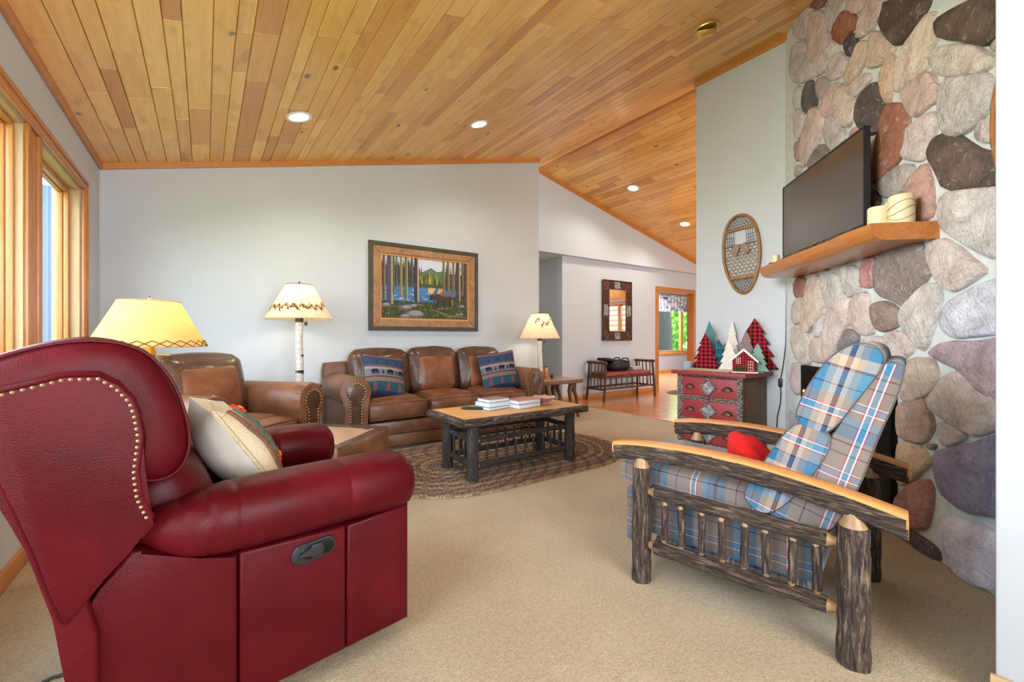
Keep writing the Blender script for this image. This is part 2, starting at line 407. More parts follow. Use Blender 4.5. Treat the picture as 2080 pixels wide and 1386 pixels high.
def root(name, loc, rz, label, cat, group=None):
    o = bpy.data.objects.new(name, None); COL.objects.link(o); o.empty_display_size = 0.1
    o.location = loc; o.rotation_euler = (0, 0, rz); return tag(o, label, cat, group)
def struct(o): o['kind'] = 'structure'; return o
def copy_tree(o, parent=None):
    c = o.copy(); COL.objects.link(c); c.parent = parent
    for ch in list(o.children): copy_tree(ch, c)
    return c
def B(): return bmesh.new()
def bx(bm, c, s, bevel=0.0, seg=2, rot=None):
    r = bmesh.ops.create_cube(bm, size=1.0); vs = r['verts']
    bmesh.ops.scale(bm, vec=s, verts=vs)
    if bevel:
        es = list({e for v in vs for e in v.link_edges})
        g = bmesh.ops.bevel(bm, geom=es, offset=min(bevel, min(s) * 0.49), segments=seg, affect='EDGES', profile=0.5, clamp_overlap=True)
        vs = list({v for f in g['faces'] for v in f.verts} | {v for v in vs if v.is_valid})
        vs = list({v for v in vs if v.is_valid})
        # take the whole island
        seen = set(vs); st = list(vs)
        while st:
            v = st.pop()
            for e in v.link_edges:
                w = e.other_vert(v)
                if w not in seen: seen.add(w); st.append(w)
        vs = list(seen)
    if rot: bmesh.ops.rotate(bm, cent=(0, 0, 0), matrix=Euler(rot).to_matrix(), verts=vs)
    bmesh.ops.translate(bm, vec=c, verts=vs); return vs
def box(name, lo, hi, mat, parent=None, bevel=0.0, smooth=True):
    bm = B(); c = [(a + b) / 2 for a, b in zip(lo, hi)]; s = [abs(b - a) for a, b in zip(lo, hi)]
    bx(bm, c, s, bevel); return obj(name, bm, mat, parent, smooth)
def frame_at(d):
    d = d.normalized(); a = Vector((0, 0, 1)) if abs(d.z) < 0.9 else Vector((1, 0, 0))
    u = d.cross(a).normalized(); return u, d.cross(u).normalized()
def tube(bm, pts, rad, seg=8, cap=True, bumpy=0.0, flat=1.0, seed=0):
    pts = [Vector(p) for p in pts]; n = len(pts)
    if isinstance(rad, (int, float)): rad = [rad] * n
    rings = []; u = v = None
    for i, p in enumerate(pts):
        d = (pts[min(i + 1, n - 1)] - pts[max(i - 1, 0)])
        if u is None: u, v = frame_at(d)
        else:
            d = d.normalized(); u = (u - d * u.dot(d)).normalized(); v = d.cross(u)
        ring = []
        for k in range(seg):
            a = 2 * pi * k / seg; r = rad[i]
            if bumpy: r *= 1 + bumpy * noise.noise(Vector((p.x * 9 + cos(a) * 1.3 + seed, p.y * 9 + sin(a) * 1.3, p.z * 9 + seed)))
            ring.append(bm.verts.new(p + u * cos(a) * r + v * sin(a) * r * flat))
        rings.append(ring)
    for a, b in zip(rings, rings[1:]):
        for k in range(seg): bm.faces.new((a[k], a[(k + 1) % seg], b[(k + 1) % seg], b[k]))
    if cap:
        bm.faces.new(rings[0][::-1]); bm.faces.new(rings[-1])
def ring_tube(bm, pts, rad, seg=6):
    pts = [Vector(p) for p in pts]; n = len(pts); rings = []
    nrm = Vector((0, 0, 0))
    for i in range(n): nrm += pts[i].cross(pts[(i + 1) % n])
    nrm = nrm.normalized() if nrm.length > 1e-9 else Vector((0, 0, 1))
    for i, p in enumerate(pts):
        d = (pts[(i + 1) % n] - pts[i - 1]).normalized(); u = d.cross(nrm).normalized(); w = d.cross(u)
        rings.append([bm.verts.new(p + u * cos(2 * pi * k / seg) * rad + w * sin(2 * pi * k / seg) * rad) for k in range(seg)])
    for i in range(n):
        a, b = rings[i], rings[(i + 1) % n]
        for k in range(seg): bm.faces.new((a[k], a[(k + 1) % seg], b[(k + 1) % seg], b[k]))
def lathe(bm, prof, seg=24, c=(0, 0, 0), cap=True):
    rings = []
    for r, z in prof:
        rings.append([bm.verts.new((c[0] + r * cos(2 * pi * k / seg), c[1] + r * sin(2 * pi * k / seg), c[2] + z)) for k in range(seg)])
    for a, b in zip(rings, rings[1:]):
        for k in range(seg): bm.faces.new((a[k], a[(k + 1) % seg], b[(k + 1) % seg], b[k]))
    if cap:
        if prof[0][0] > 1e-6: bm.faces.new(rings[0][::-1])
        if prof[-1][0] > 1e-6: bm.faces.new(rings[-1])
    bmesh.ops.remove_doubles(bm, verts=[v for r in (rings[0], rings[-1]) for v in r], dist=1e-6)
def prism(bm, poly, f, t0, t1, bevel=0.0, seg=2):
    """poly of 2-D points, f(a, b, t) -> 3-D point, extruded from t0 to t1; the rims are rounded by bevel"""
    a = [bm.verts.new(f(p[0], p[1], t0)) for p in poly]; b = [bm.verts.new(f(p[0], p[1], t1)) for p in poly]; n = len(poly)
    fa = bm.faces.new(a[::-1]); fb = bm.faces.new(b)
    for i in range(n): bm.faces.new((a[i], a[(i + 1) % n], b[(i + 1) % n], b[i]))
    if bevel:
        es = list(set(fa.edges) | set(fb.edges))
        bmesh.ops.bevel(bm, geom=es, offset=bevel, segments=seg, affect='EDGES', profile=0.5, clamp_overlap=True)
def chaikin(p, k=1):
    for _ in range(k):
        q = []
        for i in range(len(p)):
            a, b = p[i], p[(i + 1) % len(p)]
            q.append(tuple(x * .75 + y * .25 for x, y in zip(a, b))); q.append(tuple(x * .25 + y * .75 for x, y in zip(a, b)))
        p = q
    return p
def rbox(bm, s, r, n=8, puff=(0, 0, 0), f=None, uv=True, wob=0.0, seed=0):
    """cushion: a box of size s with edges rounded by r, faces puffed out by puff, then moved by f"""
    tmp = bmesh.new(); bmesh.ops.create_cube(tmp, size=2.0)
    bmesh.ops.subdivide_edges(tmp, edges=tmp.edges[:], cuts=n, use_grid_fill=True)
    h = [x / 2 for x in s]; rr = [min(r, x) for x in h]
    uvl = bm.loops.layers.uv.verify() if uv else None
    mp = {}
    for v in tmp.verts:
        p = v.co.copy(); q = []
        for i in range(3):  # crowd the grid to the rounded rims
            x = p[i]; q.append(x)
        e = Vector([q[i] * h[i] for i in range(3)])
        inn = Vector([max(-h[i] + rr[i], min(h[i] - rr[i], e[i])) for i in range(3)])
        d = e - inn; sc = Vector([d[i] / rr[i] if rr[i] > 1e-9 else 0 for i in range(3)])
        L = sc.length
        if L > 1e-9: e = inn + Vector([sc[i] / L * rr[i] for i in range(3)])
        k = [1 - x * x for x in p]
        e.x += puff[0] * p.x * max(k[1], 0) * max(k[2], 0); e.y += puff[1] * p.y * max(k[0], 0) * max(k[2], 0); e.z += puff[2] * p.z * max(k[0], 0) * max(k[1], 0)
        if wob:
            nv = noise.noise_vector(Vector((e.x * 7 + seed, e.y * 7, e.z * 7 + seed))); e += nv * wob
        mp[v] = (bm.verts.new(f(e) if f else e), e)
    for fc in tmp.faces:
        nf = bm.faces.new([mp[v][0] for v in fc.verts])
        if uv:
            nn = fc.normal
            ax = max(range(3), key=lambda i: abs(nn[i]))
            for lp, v in zip(nf.loops, fc.verts):
                e = mp[v][1]
                lp[uvl].uv = (e.y, e.z) if ax == 0 else ((e.x, e.z) if ax == 1 else (e.x, e.y))
    tmp.free()
def xf(loc=(0, 0, 0), rot=(0, 0, 0)):
    M = Matrix.Translation(loc) @ Euler(rot).to_matrix().to_4x4()
    return lambda p: M @ Vector(p)
def move(bm, f):
    for v in bm.verts: v.co = f(v.co)
def paint_polys(bm, items, f):
    """flat coloured patches (points, colour, lift) -> faces with a colour attribute"""
    cl = bm.loops.layers.float_color.get('Col') or bm.loops.layers.float_color.new('Col')
    for pts, colr, lift in items:
        vs = [bm.verts.new(f(p[0], p[1], lift)) for p in pts]
        try: fc = bm.faces.new(vs)
        except ValueError: continue
        for lp in fc.loops: lp[cl] = colr
def uv_planar(o, f):
    me = o.data
    if not me.uv_layers: me.uv_layers.new(name='UVMap')
    uvd = me.uv_layers.active.data
    for lp in me.loops: uvd[lp.index].uv = f(me.vertices[lp.vertex_index].co)
def uv_box(o):
    me = o.data
    if not me.uv_layers: me.uv_layers.new(name='UVMap')
    uvd = me.uv_layers.active.data
    for p in me.polygons:
        ax = max(range(3), key=lambda i: abs(p.normal[i]))
        for li in p.loop_indices:
            e = me.vertices[me.loops[li].vertex_index].co
            uvd[li].uv = (e.y, e.z) if ax == 0 else ((e.x, e.z) if ax == 1 else (e.x, e.y))

# ------------------------------------------------------------------ the room
XL, YB, XE, XR, XW, YH, YHU, XC = -0.707, 4.878, 3.906, 4.317, 4.069, 5.486, 5.38, 4.869
SL, SH = 0.243, 0.239
def zc(x): return 2.50 + SL * (x - XL)
ZR = zc(XR)
def zh(x): return ZR - SH * (x - XR)
YW1 = 2.538    # free end of the wall beside the chimney

struct(box('floor', (XL - .15, -3.1, -0.06), (XC, 5.6, 0.0), 'carpet', smooth=False))
struct(box('floor', (XC, -1.3, -0.06), (15.0, 8.3, 0.0), 'hardwood', smooth=False))
struct(box('floor', (3.4, 5.6, -0.06), (XC, 8.7, 0.0), 'carpet', smooth=False))
struct(box('trim', (XC - .012, 2.6, 0.0), (XC + .022, 5.46, 0.006), 'trim_wood'))

def wall_poly(name, pts, f, t0, t1, mat):
    bm = B(); prism(bm, pts, f, t0, t1); return struct(obj(name, bm, mat, smooth=False))
fy = lambda a, b, t: (a, t, b)      # polygon in x,z
fx = lambda a, b, t: (t, a, b)      # polygon in y,z
wall_poly('wall_back', [(XL - .15, 0), (XE, 0), (XE, zc(XE) + .02), (XL - .15, zc(XL - .15) + .02)], fy, YB, YB + .12, 'wall_paint')
# the wall on the window side, with its two openings left clear
WZ0, WZ1, WY0, WYM0, WYM1, WY1 = 0.55, 2.11, 1.9, 3.065, 3.29, 4.217
bm = B()
for lo, hi in (((XL - .14, -3.1, 0), (XL, YB, WZ0)), ((XL - .14, -3.1, WZ1), (XL, YB, 2.52)), ((XL - .14, WY1, WZ0), (XL, YB, WZ1)),
               ((XL - .14, 1.65, WZ0), (XL, WY0, WZ1)), ((XL - .14, -3.1, WZ0), (XL, 0.05, WZ1)), ((XL - .14, WYM0, WZ0), (XL - .02, WYM1, WZ1))):
    bx(bm, [(a + b) / 2 for a, b in zip(lo, hi)], [b - a for a, b in zip(lo, hi)])
struct(obj('wall_left', bm, 'wall_paint', smooth=False))
wall_poly('wall_right', [(-3.1, 0), (YW1, 0), (YW1, zc(XW) + .03), (-3.1, zc(XW) + .03)], fx, XW, XW + .12, 'wall_paint')
box_near = struct(box('wall_near', (1.897, -3.1, 0), (2.02, 0.231, 3.2), 'wall_paint', bevel=0.008))
bm = B()
for lo, hi in (((XL - .15, -3.22, 0), (-.55, -3.1, 2.8)), ((1.75, -3.22, 0), (4.2, -3.1, 3.8)), ((-.55, -3.22, 2.45), (1.75, -3.1, 3.2)), ((-.55, -3.22, 0), (1.75, -3.1, .45))):
    bx(bm, [(a + b) / 2 for a, b in zip(lo, hi)], [b - a for a, b in zip(lo, hi)])
struct(obj('wall_rear', bm, 'wall_paint', smooth=False))
# hall: upper wall, lower wall with the cased opening, hallway, end wall
DX0, DX1, DZ = 7.45, 8.66, 2.0
wall_poly('wall_hall_upper', [(3.5, 2.44), (10.75, 2.44), (10.75, 2.46), (9.6, zh(9.6)), (XR, ZR + .02), (3.5, zc(3.5))], fy, YHU, YHU + .12, 'wall_paint_hall_lit')
bm = B()
for x0, x1, z0, z1 in ((4.89, DX0, 0, 2.46), (DX0, DX1, DZ + .03, 2.46), (DX1, 10.75, 0, 2.46)):
    bx(bm, ((x0 + x1) / 2, YH + .06, (z0 + z1) / 2), (x1 - x0, .12, z1 - z0))
struct(obj('wall_hall', bm, 'wall_paint_hall_lit', smooth=False))
struct(box('wall_hallway_right', (4.89, YH + .12, 0), (5.0, 8.6, 2.5), 'wall_paint', smooth=False))
struct(box('wall_hallway_left', (3.4, YB + .12, 0), (3.5, 8.6, 2.5), 'wall_paint', smooth=False))
struct(box('wall_hallway_end', (3.4, 8.6, 0), (5.0, 8.7, 2.5), 'wall_paint', smooth=False))
struct(box('ceiling_hallway', (3.4, YHU + .12, 2.44), (5.0, 8.7, 2.52), 'white_paint', smooth=False))
# hall end wall with its window, seen in the mirror, and the closed wall behind the added hall fill lamp
bm = B()
for y0, y1, z0, z1 in ((-1.3, .75, 0, 2.6), (.75, 2.75, 0, .75), (.75, 2.75, 2.1, 2.6), (2.75, 5.4, 0, 2.6)):
    bx(bm, (10.6, (y0 + y1) / 2, (z0 + z1) / 2), (.12, y1 - y0, z1 - z0))
struct(obj('wall_hall_end', bm, 'wall_paint_hall_lit', smooth=False))
struct(box('wall_hall_near', (4.19, -1.35, 0), (10.7, -1.2, 3.8), 'wall_paint_hall_lit', smooth=False))
# far room
FYW = 8.2
FX0, FXM0, FXM1, FX1, FZ0, FZ1 = 11.17, 12.19, 12.45, 13.5, 0.62, 2.15
bm = B()
for x0, x1, z0, z1 in ((5.0, FX0, 0, 2.6), (FX1, 15.1, 0, 2.6), (FX0, FX1, 0, FZ0), (FX0, FX1, FZ1, 2.6)):
    bx(bm, ((x0 + x1) / 2, FYW + .06, (z0 + z1) / 2), (x1 - x0, .12, z1 - z0))
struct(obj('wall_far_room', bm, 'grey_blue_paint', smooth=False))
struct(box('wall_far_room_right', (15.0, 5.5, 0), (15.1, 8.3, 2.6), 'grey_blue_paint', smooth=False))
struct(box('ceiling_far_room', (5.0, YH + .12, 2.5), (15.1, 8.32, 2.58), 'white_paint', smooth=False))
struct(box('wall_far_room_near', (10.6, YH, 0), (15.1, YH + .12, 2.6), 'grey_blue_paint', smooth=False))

# ------------------------------------------------------------------ plank ceilings
def plank_mesh(w):
    """one tongue-and-groove plank, unit length, eased edges facing the room (-z)"""
    me = bpy.data.meshes.new('ceiling_plank'); h, c, d, L = w / 2 - .0012, .004, .012, .4985
    v = [(-h, -L, d), (h, -L, d), (h, L, d), (-h, L, d), (-h, -L, .004), (h, -L, .004), (h, L, .004), (-h, L, .004),
         (-h + c, -L + .002, 0), (h - c, -L + .002, 0), (h - c, L - .002, 0), (-h + c, L - .002, 0)]
    f = [(0, 1, 5, 4), (1, 2, 6, 5), (2, 3, 7, 6), (3, 0, 4, 7), (4, 5, 9, 8), (5, 6, 10, 9), (6, 7, 11, 10), (7, 4, 8, 11), (8, 9, 10, 11)]
    me.from_pydata(v, [], [tuple(reversed(q)) for q in f]); me.materials.append(MT['ceiling_wood']); return me
PW = (0.128, 0.102, 0.078)
PM = [plank_mesh(w / cos(atan2(SL, 1))) for w in PW]
def plank_ceiling(x0, x1, zfun, slope, y0, y1, near, limit, first=0):
    """rows run along y; the pieces that show largest are parts, the rest one joined part"""
    th = atan2(slope, 1.0)
    bm = B(); prism(bm, [(x0, zfun(x0) + .02), (x1, zfun(x1) + .02), (x1, zfun(x1) + .07), (x0, zfun(x0) + .07)], fy, y0, y1)
    top = struct(obj('ceiling', bm, 'dark_gap', smooth=False))
    rng = random.Random(11 + first); rows = []; x = x0; k = first; pieces = []
    while x < x1 - 0.01:
        w = PW[k % 3]; w = min(w, x1 - x); xm = x + w / 2; y = y0 - rng.uniform(0, .9)
        while y < y1:
            L = rng.choice((.42, .55, .7, .85, 1.0, 1.2, 1.4)); a, b = max(y, y0), min(y + L, y1)
            if b - a > .06: pieces.append((xm, (a + b) / 2, b - a, k % 3, w))
            y += L
        x += w; k += 1
    pieces.sort(key=lambda p: (0 if near(p) else 1, (p[0] ** 2 + p[1] ** 2)))
    rest = B()
    for i, (xm, ym, L, cls, w) in enumerate(pieces):
        M = Matrix.LocRotScale(Vector((xm, ym, zfun(xm))), Euler((0, -th, 0)), Vector((w / PW[cls], L, 1)))
        if i < limit and near((xm, ym, L, cls, w)):
            o = bpy.data.objects.new('ceiling_plank', PM[cls]); COL.objects.link(o); o.parent = top; o.matrix_local = M
        else:
            t = bmesh.new(); t.from_mesh(PM[cls]); bmesh.ops.transform(t, matrix=M, verts=t.verts[:])
            tm = bpy.data.meshes.new('t'); t.to_mesh(tm); t.free(); rest.from_mesh(tm); bpy.data.meshes.remove(tm)
    if len(rest.faces):
        o = obj('ceiling_boards', rest, 'ceiling_wood', top, smooth=False); o['kind'] = 'stuff'
    else: rest.free()
    return top
plank_ceiling(XL, XR, zc, SL, -3.1, YHU, lambda p: p[1] + p[2] / 2 > 1.0 and not (p[0] > XW and p[1] < 2.2), 298, 0)
plank_ceiling(XR, 10.75, zh, -SH, -1.3, YHU, lambda p: p[1] > 2.5 and p[0] < 7.6, 220, 1)

def sloped_trim(name, x0, x1, zf, y0, y1, h, drop=0.0):
    bm = B(); prism(bm, [(x0, zf(x0) - drop - h), (x1, zf(x1) - drop - h), (x1, zf(x1) - drop + .004), (x0, zf(x0) - drop + .004)], fy, y0, y1)
    return struct(obj(name, bm, 'trim_wood', smooth=False))
sloped_trim('trim_1', XL, XE + .004, zc, YB - .022, YB, .05)
struct(box('trim_2', (XL, -3.1, zc(XL) - .05), (XL + .022, YB, zc(XL) + .008), 'trim_wood', bevel=.004))
struct(box('trim_3', (XW - .022, -1.5, zc(XW) - .055), (XW, YW1, zc(XW) + .004), 'trim_wood', bevel=.004))
struct(box('trim_4', (XW - .004, YW1, zc(XW) - .055), (XW + .12, YW1 + .02, zc(XW) + .01), 'trim_wood', bevel=.004))
sloped_trim('trim_5', XR, 10.5, zh, YHU - .022, YHU, .06)
sloped_trim('trim_6', XE, XR, zc, YHU - .022, YHU, .05)
bm = B(); prism(bm, [(XR - .06, zc(XR - .06) - .004), (XR - .05, zc(XR - .05) - .026), (XR, ZR - .040), (XR + .05, zh(XR + .05) - .026), (XR + .06, zh(XR + .06) - .004), (XR + .05, ZR + .01), (XR - .05, ZR + .01)], fy, -1.3, YHU)
struct(obj('trim_7', bm, 'trim_wood', smooth=False))
# baseboards
struct(box('baseboard_left', (XL, -3.1, 0), (XL + .016, YB, .085), 'trim_wood', bevel=.004))
struct(box('baseboard_back', (XL, YB - .016, 0), (XE, YB, .085), 'trim_wood', bevel=.004))
struct(box('baseboard_hall', (4.89, YH - .016, 0), (DX0 - .06, YH, .085), 'trim_wood', bevel=.004))
struct(box('baseboard_near', (1.881, -3.0, 0), (1.897, 0.24, .088), 'jamb_wood', bevel=.004))
struct(box('baseboard_far_room', (5.0, FYW - .016, 0), (15.0, FYW, .085), 'trim_wood', bevel=.004))
struct(box('baseboard_right', (XW - .016, 1.75, 0), (XW, YW1, .085), 'trim_wood', bevel=.004))

# ------------------------------------------------------------------ windows and the cased opening
def casing_bar(bm, lo, hi): bx(bm, [(a + b) / 2 for a, b in zip(lo, hi)], [b - a for a, b in zip(lo, hi)], .006)
def window_unit(parent, y0, y1, x, z0, z1, jamb='jamb_wood', dep=.052, sw=.048):
    """one sash set back in the opening of the wall at x (room is on the +x side)"""
    bm = B()
    for lo, hi in (((x - .14, y0, z0), (x - .002, y0 + .016, z1)), ((x - .14, y1 - .016, z0), (x - .002, y1, z1)), ((x - .14, y0, z1 - .016), (x - .002, y1, z1)), ((x - .14, y0, z0), (x + .03, y1, z0 + .02))):
        casing_bar(bm, lo, hi)
    obj('jamb', bm, jamb, parent)
    bm = B(); w = sw
    for a, d in ((dep, .028), (dep + .028, .03)):
        k = 0 if a == dep else .012
        for lo, hi in (((x - a - d, y0 + .016 + k, z0 + .02), (x - a, y0 + w, z1 - .016)), ((x - a - d, y1 - w, z0 + .02), (x - a, y1 - .016 - k, z1 - .016)),
                       ((x - a - d, y0 + w - .003, z1 - w), (x - a, y1 - w + .003, z1 - .016)), ((x - a - d, y0 + w - .003, z0 + .02), (x - a, y1 - w + .003, z0 + w))):
            casing_bar(bm, lo, hi)
        w += .006
    obj('sash', bm, 'window_wood', parent)
    box('pane', (x - dep - .046, y0 + sw, z0 + sw), (x - dep - .041, y1 - sw, z1 - sw), 'window_glass', parent)
win = bpy.data.objects.new('window_1', None); COL.objects.link(win); win['kind'] = 'structure'
window_unit(win, WY0, WYM0, XL, WZ0, WZ1, 'jamb_wood', .030, .034); window_unit(win, WYM1, WY1, XL, WZ0, WZ1)
bm = B()
for lo, hi in (((XL, WY0 - .1, WZ1), (XL + .02, WY1 + .1, WZ1 + .075)), ((XL, WY1, WZ0 - .1), (XL + .02, WY1 + .1, WZ1)), ((XL, WY0 - .1, WZ0 - .1), (XL + .02, WY0, WZ1)), ((XL, WY0, WZ0 - .09), (XL + .02, WY1, WZ0))):
    casing_bar(bm, lo, hi)
for lo, hi in (((XL + .018, WY0 - .02, WZ1 + .008), (XL + .026, WY1 + .02, WZ1 + .03)), ((XL + .018, WY1 + .012, WZ0), (XL + .026, WY1 + .034, WZ1 + .03)), ((XL + .018, WY1 + .07, WZ0), (XL + .028, WY1 + .1, WZ1 + .075)), ((XL + .018, WY0 - .1, WZ1 + .05), (XL + .028, WY1 + .1, WZ1 + .075))):
    casing_bar(bm, lo, hi)
obj('casing', bm, 'window_wood', win)
bm = B()
for y0, y1, x1 in ((WYM0, WYM0 + .05, XL + .012), (WYM0 + .062, WYM0 + .105, XL + .004), (WYM0 + .115, WYM0 + .16, XL + .004), (WYM0 + .172, WYM1, XL + .012)):
    casing_bar(bm, (XL - .05, y0, WZ0), (x1, y1, WZ1))
casing_bar(bm, (XL - .05, WYM0, WZ0), (XL - .008, WYM1, WZ1))
obj('mullion', bm, 'window_wood', win)
bm = B()
for yy in (3.60, 3.78): tube(bm, [(XL - .105, yy + .6, 1.1), (XL - .105, yy + .6, 1.14)], .006)
obj('latch', bm, 'white_paint', win)

def flat_window(name, p0, p1, z0, z1, axis, face, n, mat_out='window_wood', cw=.08):
    """window in a wall: axis 'x' runs along x at y=face, axis 'y' along y at x=face; the room lies on the negative side"""
    w = bpy.data.objects.new(name, None); COL.objects.link(w); w['kind'] = 'structure'
    def bar(bm, a0, a1, zz0, zz1, d0, d1):
        lo, hi = ((a0, face + d0, zz0), (a1, face + d1, zz1)) if axis == 'x' else ((face + d0, a0, zz0), (face + d1, a1, zz1))
        casing_bar(bm, lo, hi)
    bm = B()
    bar(bm, p0 - cw, p0, z0 - cw, z1 + cw, -.02, 0); bar(bm, p1, p1 + cw, z0 - cw, z1 + cw, -.02, 0)
    bar(bm, p0, p1, z1, z1 + cw, -.02, 0); bar(bm, p0, p1, z0 - cw, z0, -.03, 0)
    obj('casing', bm, mat_out, w)
    st = (p1 - p0) / n
    for i in range(n):
        a, b = p0 + st * i, p0 + st * (i + 1); bm = B(); t = .05
        bar(bm, a, a + t, z0, z1, .02, .07); bar(bm, b - t, b, z0, z1, .02, .07); bar(bm, a, b, z1 - t, z1, .02, .07); bar(bm, a, b, z0, z0 + t, .02, .07)
        obj('sash', bm, mat_out, w)
        bm = B(); bar(bm, a + t - .005, b - t + .005, z0 + t - .005, z1 - t + .005, .044, .048); obj('pane', bm, 'window_glass', w, False)
    for i in range(1, n):
        bm = B(); bar(bm, p0 + st * i - .055, p0 + st * i + .055, z0, z1, -.016, .02); obj('mullion', bm, mat_out, w)
    return w
flat_window('window_2', FX0, FX1, FZ0, FZ1, 'x', FYW, 2)
flat_window('window_3', .75, 2.75, .75, 2.1, 'y', 10.54, 2)
fw = flat_window('window_4', -.55, 1.75, .45, 2.45, 'x', -3.1, 2); fw.scale = (1, -1, 1); fw.location = (0, -6.2, 0)
lw = bpy.data.objects.new('window_5', None); COL.objects.link(lw); lw['kind'] = 'structure'
window_unit(lw, .05, 1.65, XL, WZ0, WZ1)
# cased opening from the hall to the far room
dr = bpy.data.objects.new('door_1', None); COL.objects.link(dr); dr['kind'] = 'structure'
bm = B()
for lo, hi in (((DX0 - .08, YH - .018, 0), (DX0 + .012, YH, DZ + .02)), ((DX1 - .012, YH - .018, 0), (DX1 + .08, YH, DZ + .02)), ((DX0 - .08, YH - .018, DZ + .02), (DX1 + .08, YH, DZ + .1))): casing_bar(bm, lo, hi)
obj('casing', bm, 'window_wood', dr)
bm = B()
for lo, hi in (((DX0 - .005, YH + .001, 0), (DX0 + .02, YH + .13, DZ + .01)), ((DX1 - .02, YH + .001, 0), (DX1 + .005, YH + .13, DZ + .01)), ((DX0, YH + .001, DZ + .01), (DX1, YH + .13, DZ + .035))): casing_bar(bm, lo, hi)
obj('jamb', bm, 'window_wood', dr)

# ------------------------------------------------------------------ outdoors
struct(box('ground', (-30, 8.33, -.4), (45, 45, -.3), 'lawn', smooth=False))
struct(box('ground', (-30, -30, -.4), (XL - .16, 8.33, -.3), 'lawn', smooth=False))
struct(box('ground', (10.7, -30, -.4), (45, 5.5, -.3), 'lawn', smooth=False))
def leaves(bm, c, rad, n, size, rng):
    for _ in range(n):
        while True:
            p = Vector((rng.uniform(-1, 1), rng.uniform(-1, 1), rng.uniform(-1, 1)))
            if p.length < 1: break
        p = Vector(c) + Vector((p.x * rad[0], p.y * rad[1], p.z * rad[2])); s = size * rng.uniform(.6, 1.3)
        m = Euler((rng.uniform(0, 6), rng.uniform(0, 6), rng.uniform(0, 6))).to_matrix()
        vs = [bm.verts.new(p + m @ Vector(q) * s) for q in ((-.5, 0, 0), (0, -.3, .06), (.5, 0, 0), (0, .3, .06))]; bm.faces.new(vs)
rng = random.Random(3)
bt = root('tree', (16.3, 11.9, -.3), 0, 'thick dark tree trunk close outside the far room window', 'tree')
bm = B(); tube(bm, [(.10, 0, 0), (0, 0, .9), (-.05, 0, 2.2), (0, .1, 4), (0, .2, 6.5)], [.62, .54, .5, .46, .36], 18, True, .12); obj('trunk', bm, 'dark_trunk', bt)
bm = B(); leaves(bm, (.3, 1.0, 6.2), (2.4, 2.4, 1.4), 1500, .28, rng); o = obj('leaves', bm, 'foliage', bt, False); o['kind'] = 'stuff'
for i, (x, y, h, lab) in enumerate(((21.0, 15.0, 6.5, 'slender leafy tree beside the thick trunk outside the far window'),
                                    (22.5, 9.8, 5.0, 'bright green young tree behind the far window mullion'), (25.0, 13.5, 6.0, 'light green leafy tree at the edge of the far window'), (24.5, 18.0, 7.0, 'tall green tree deep in the woods beyond the far window'))):
    tr = root('tree', (x, y, -.3), 0, lab, 'tree')
    bm = B(); tube(bm, [(0, 0, 0), (.1, 0, 1.5), (0, .1, 3), (.1, 0, h)], [.12, .1, .09, .04], 9, True, .1)
    for q in range(3): tube(bm, [(0.05, 0, 1.2 + q * .8), (.7 * (-1) ** q, .2, 1.8 + q * .8)], [.04, .015], 6)
    obj('trunk', bm, 'dark_trunk', tr)
    bm = B(); leaves(bm, (0, 0, 2.4), (2.2, 1.8, 2.3), 2600, .3, rng); o = obj('leaves', bm, 'foliage', tr, False); o['kind'] = 'stuff'
# made-up blue board wall, added so that the nearer pane looks blue
sd = root('blue_pane_backdrop', (-2.1, 7.5, -.3), 0, 'pale blue board wall added outside to tint the side window', 'building')
for k in range(9):
    bm = B(); bx(bm, (.055 + .24 * k - .35, 0, 1.6), (.236, .03, 3.2), .006); bx(bm, (-.055 + .24 * k - .35, -.015, 1.6), (.03, .03, 3.2), .004); obj('board', bm, 'backdrop_blue', sd, False)
nb = root('neighbour_wall', (13.2, 1.2, -.3), 0, 'horizontal log siding outside the hall window, seen in the mirror', 'building')
for k in range(14):
    bm = B(); tube(bm, [(0, -3.5, .12 + k * .2), (0, 3.5, .12 + k * .2)], .105, 10); obj('log', bm, 'peeled_wood', nb)
# ------------------------------------------------------------------ the corner chimney of field stones
S2 = sqrt(.5); CE = Vector((-S2, -S2, 0)); CN = Vector((-S2, S2, 0)); CC = Vector((XW, 1.709, 0))
def cw(s, z, o=0.0): return CC + CE * s + CN * o + Vector((0, 0, z))
def cpx(u, v, off=0.03):
    w = at_plane(u, v, CC + CN * off, CN) - CC
    return (w.dot(CE), w.z)
def ctop(s, o=0): return zc(cw(s, 0, o).x)
chim = struct(obj('wall_chimney', (lambda bm: (prism(bm, [(0.0, 0), (3.02, 0), (3.02, ctop(3.02)), (0.0, ctop(0.0))], lambda a, b, t: cw(a, b, t), -.25, 0.0), bm)[1])(B()), 'mortar', smooth=False))
LT, PK, TN, CR, GY, DK, DB, RU, MV, LB, WG = ((214, 204, 198), (208, 186, 178), (212, 192, 172), (216, 208, 192), (176, 168, 164), (98, 92, 92), (104, 88, 80), (156, 98, 72), (156, 142, 144), (200, 202, 208), (224, 218, 212))
Z1, Z2, Z3, Z4, Z5, Z6, Z7, Z8 = (1600, 0, 5.332), (1800, 0, 5.332), (1600, 200, 5.332), (1800, 240, 4.95), (1590, 480, 4.618), (1800, 480, 4.618), (1800, 740, 5.332), (1800, 960, 5.773)
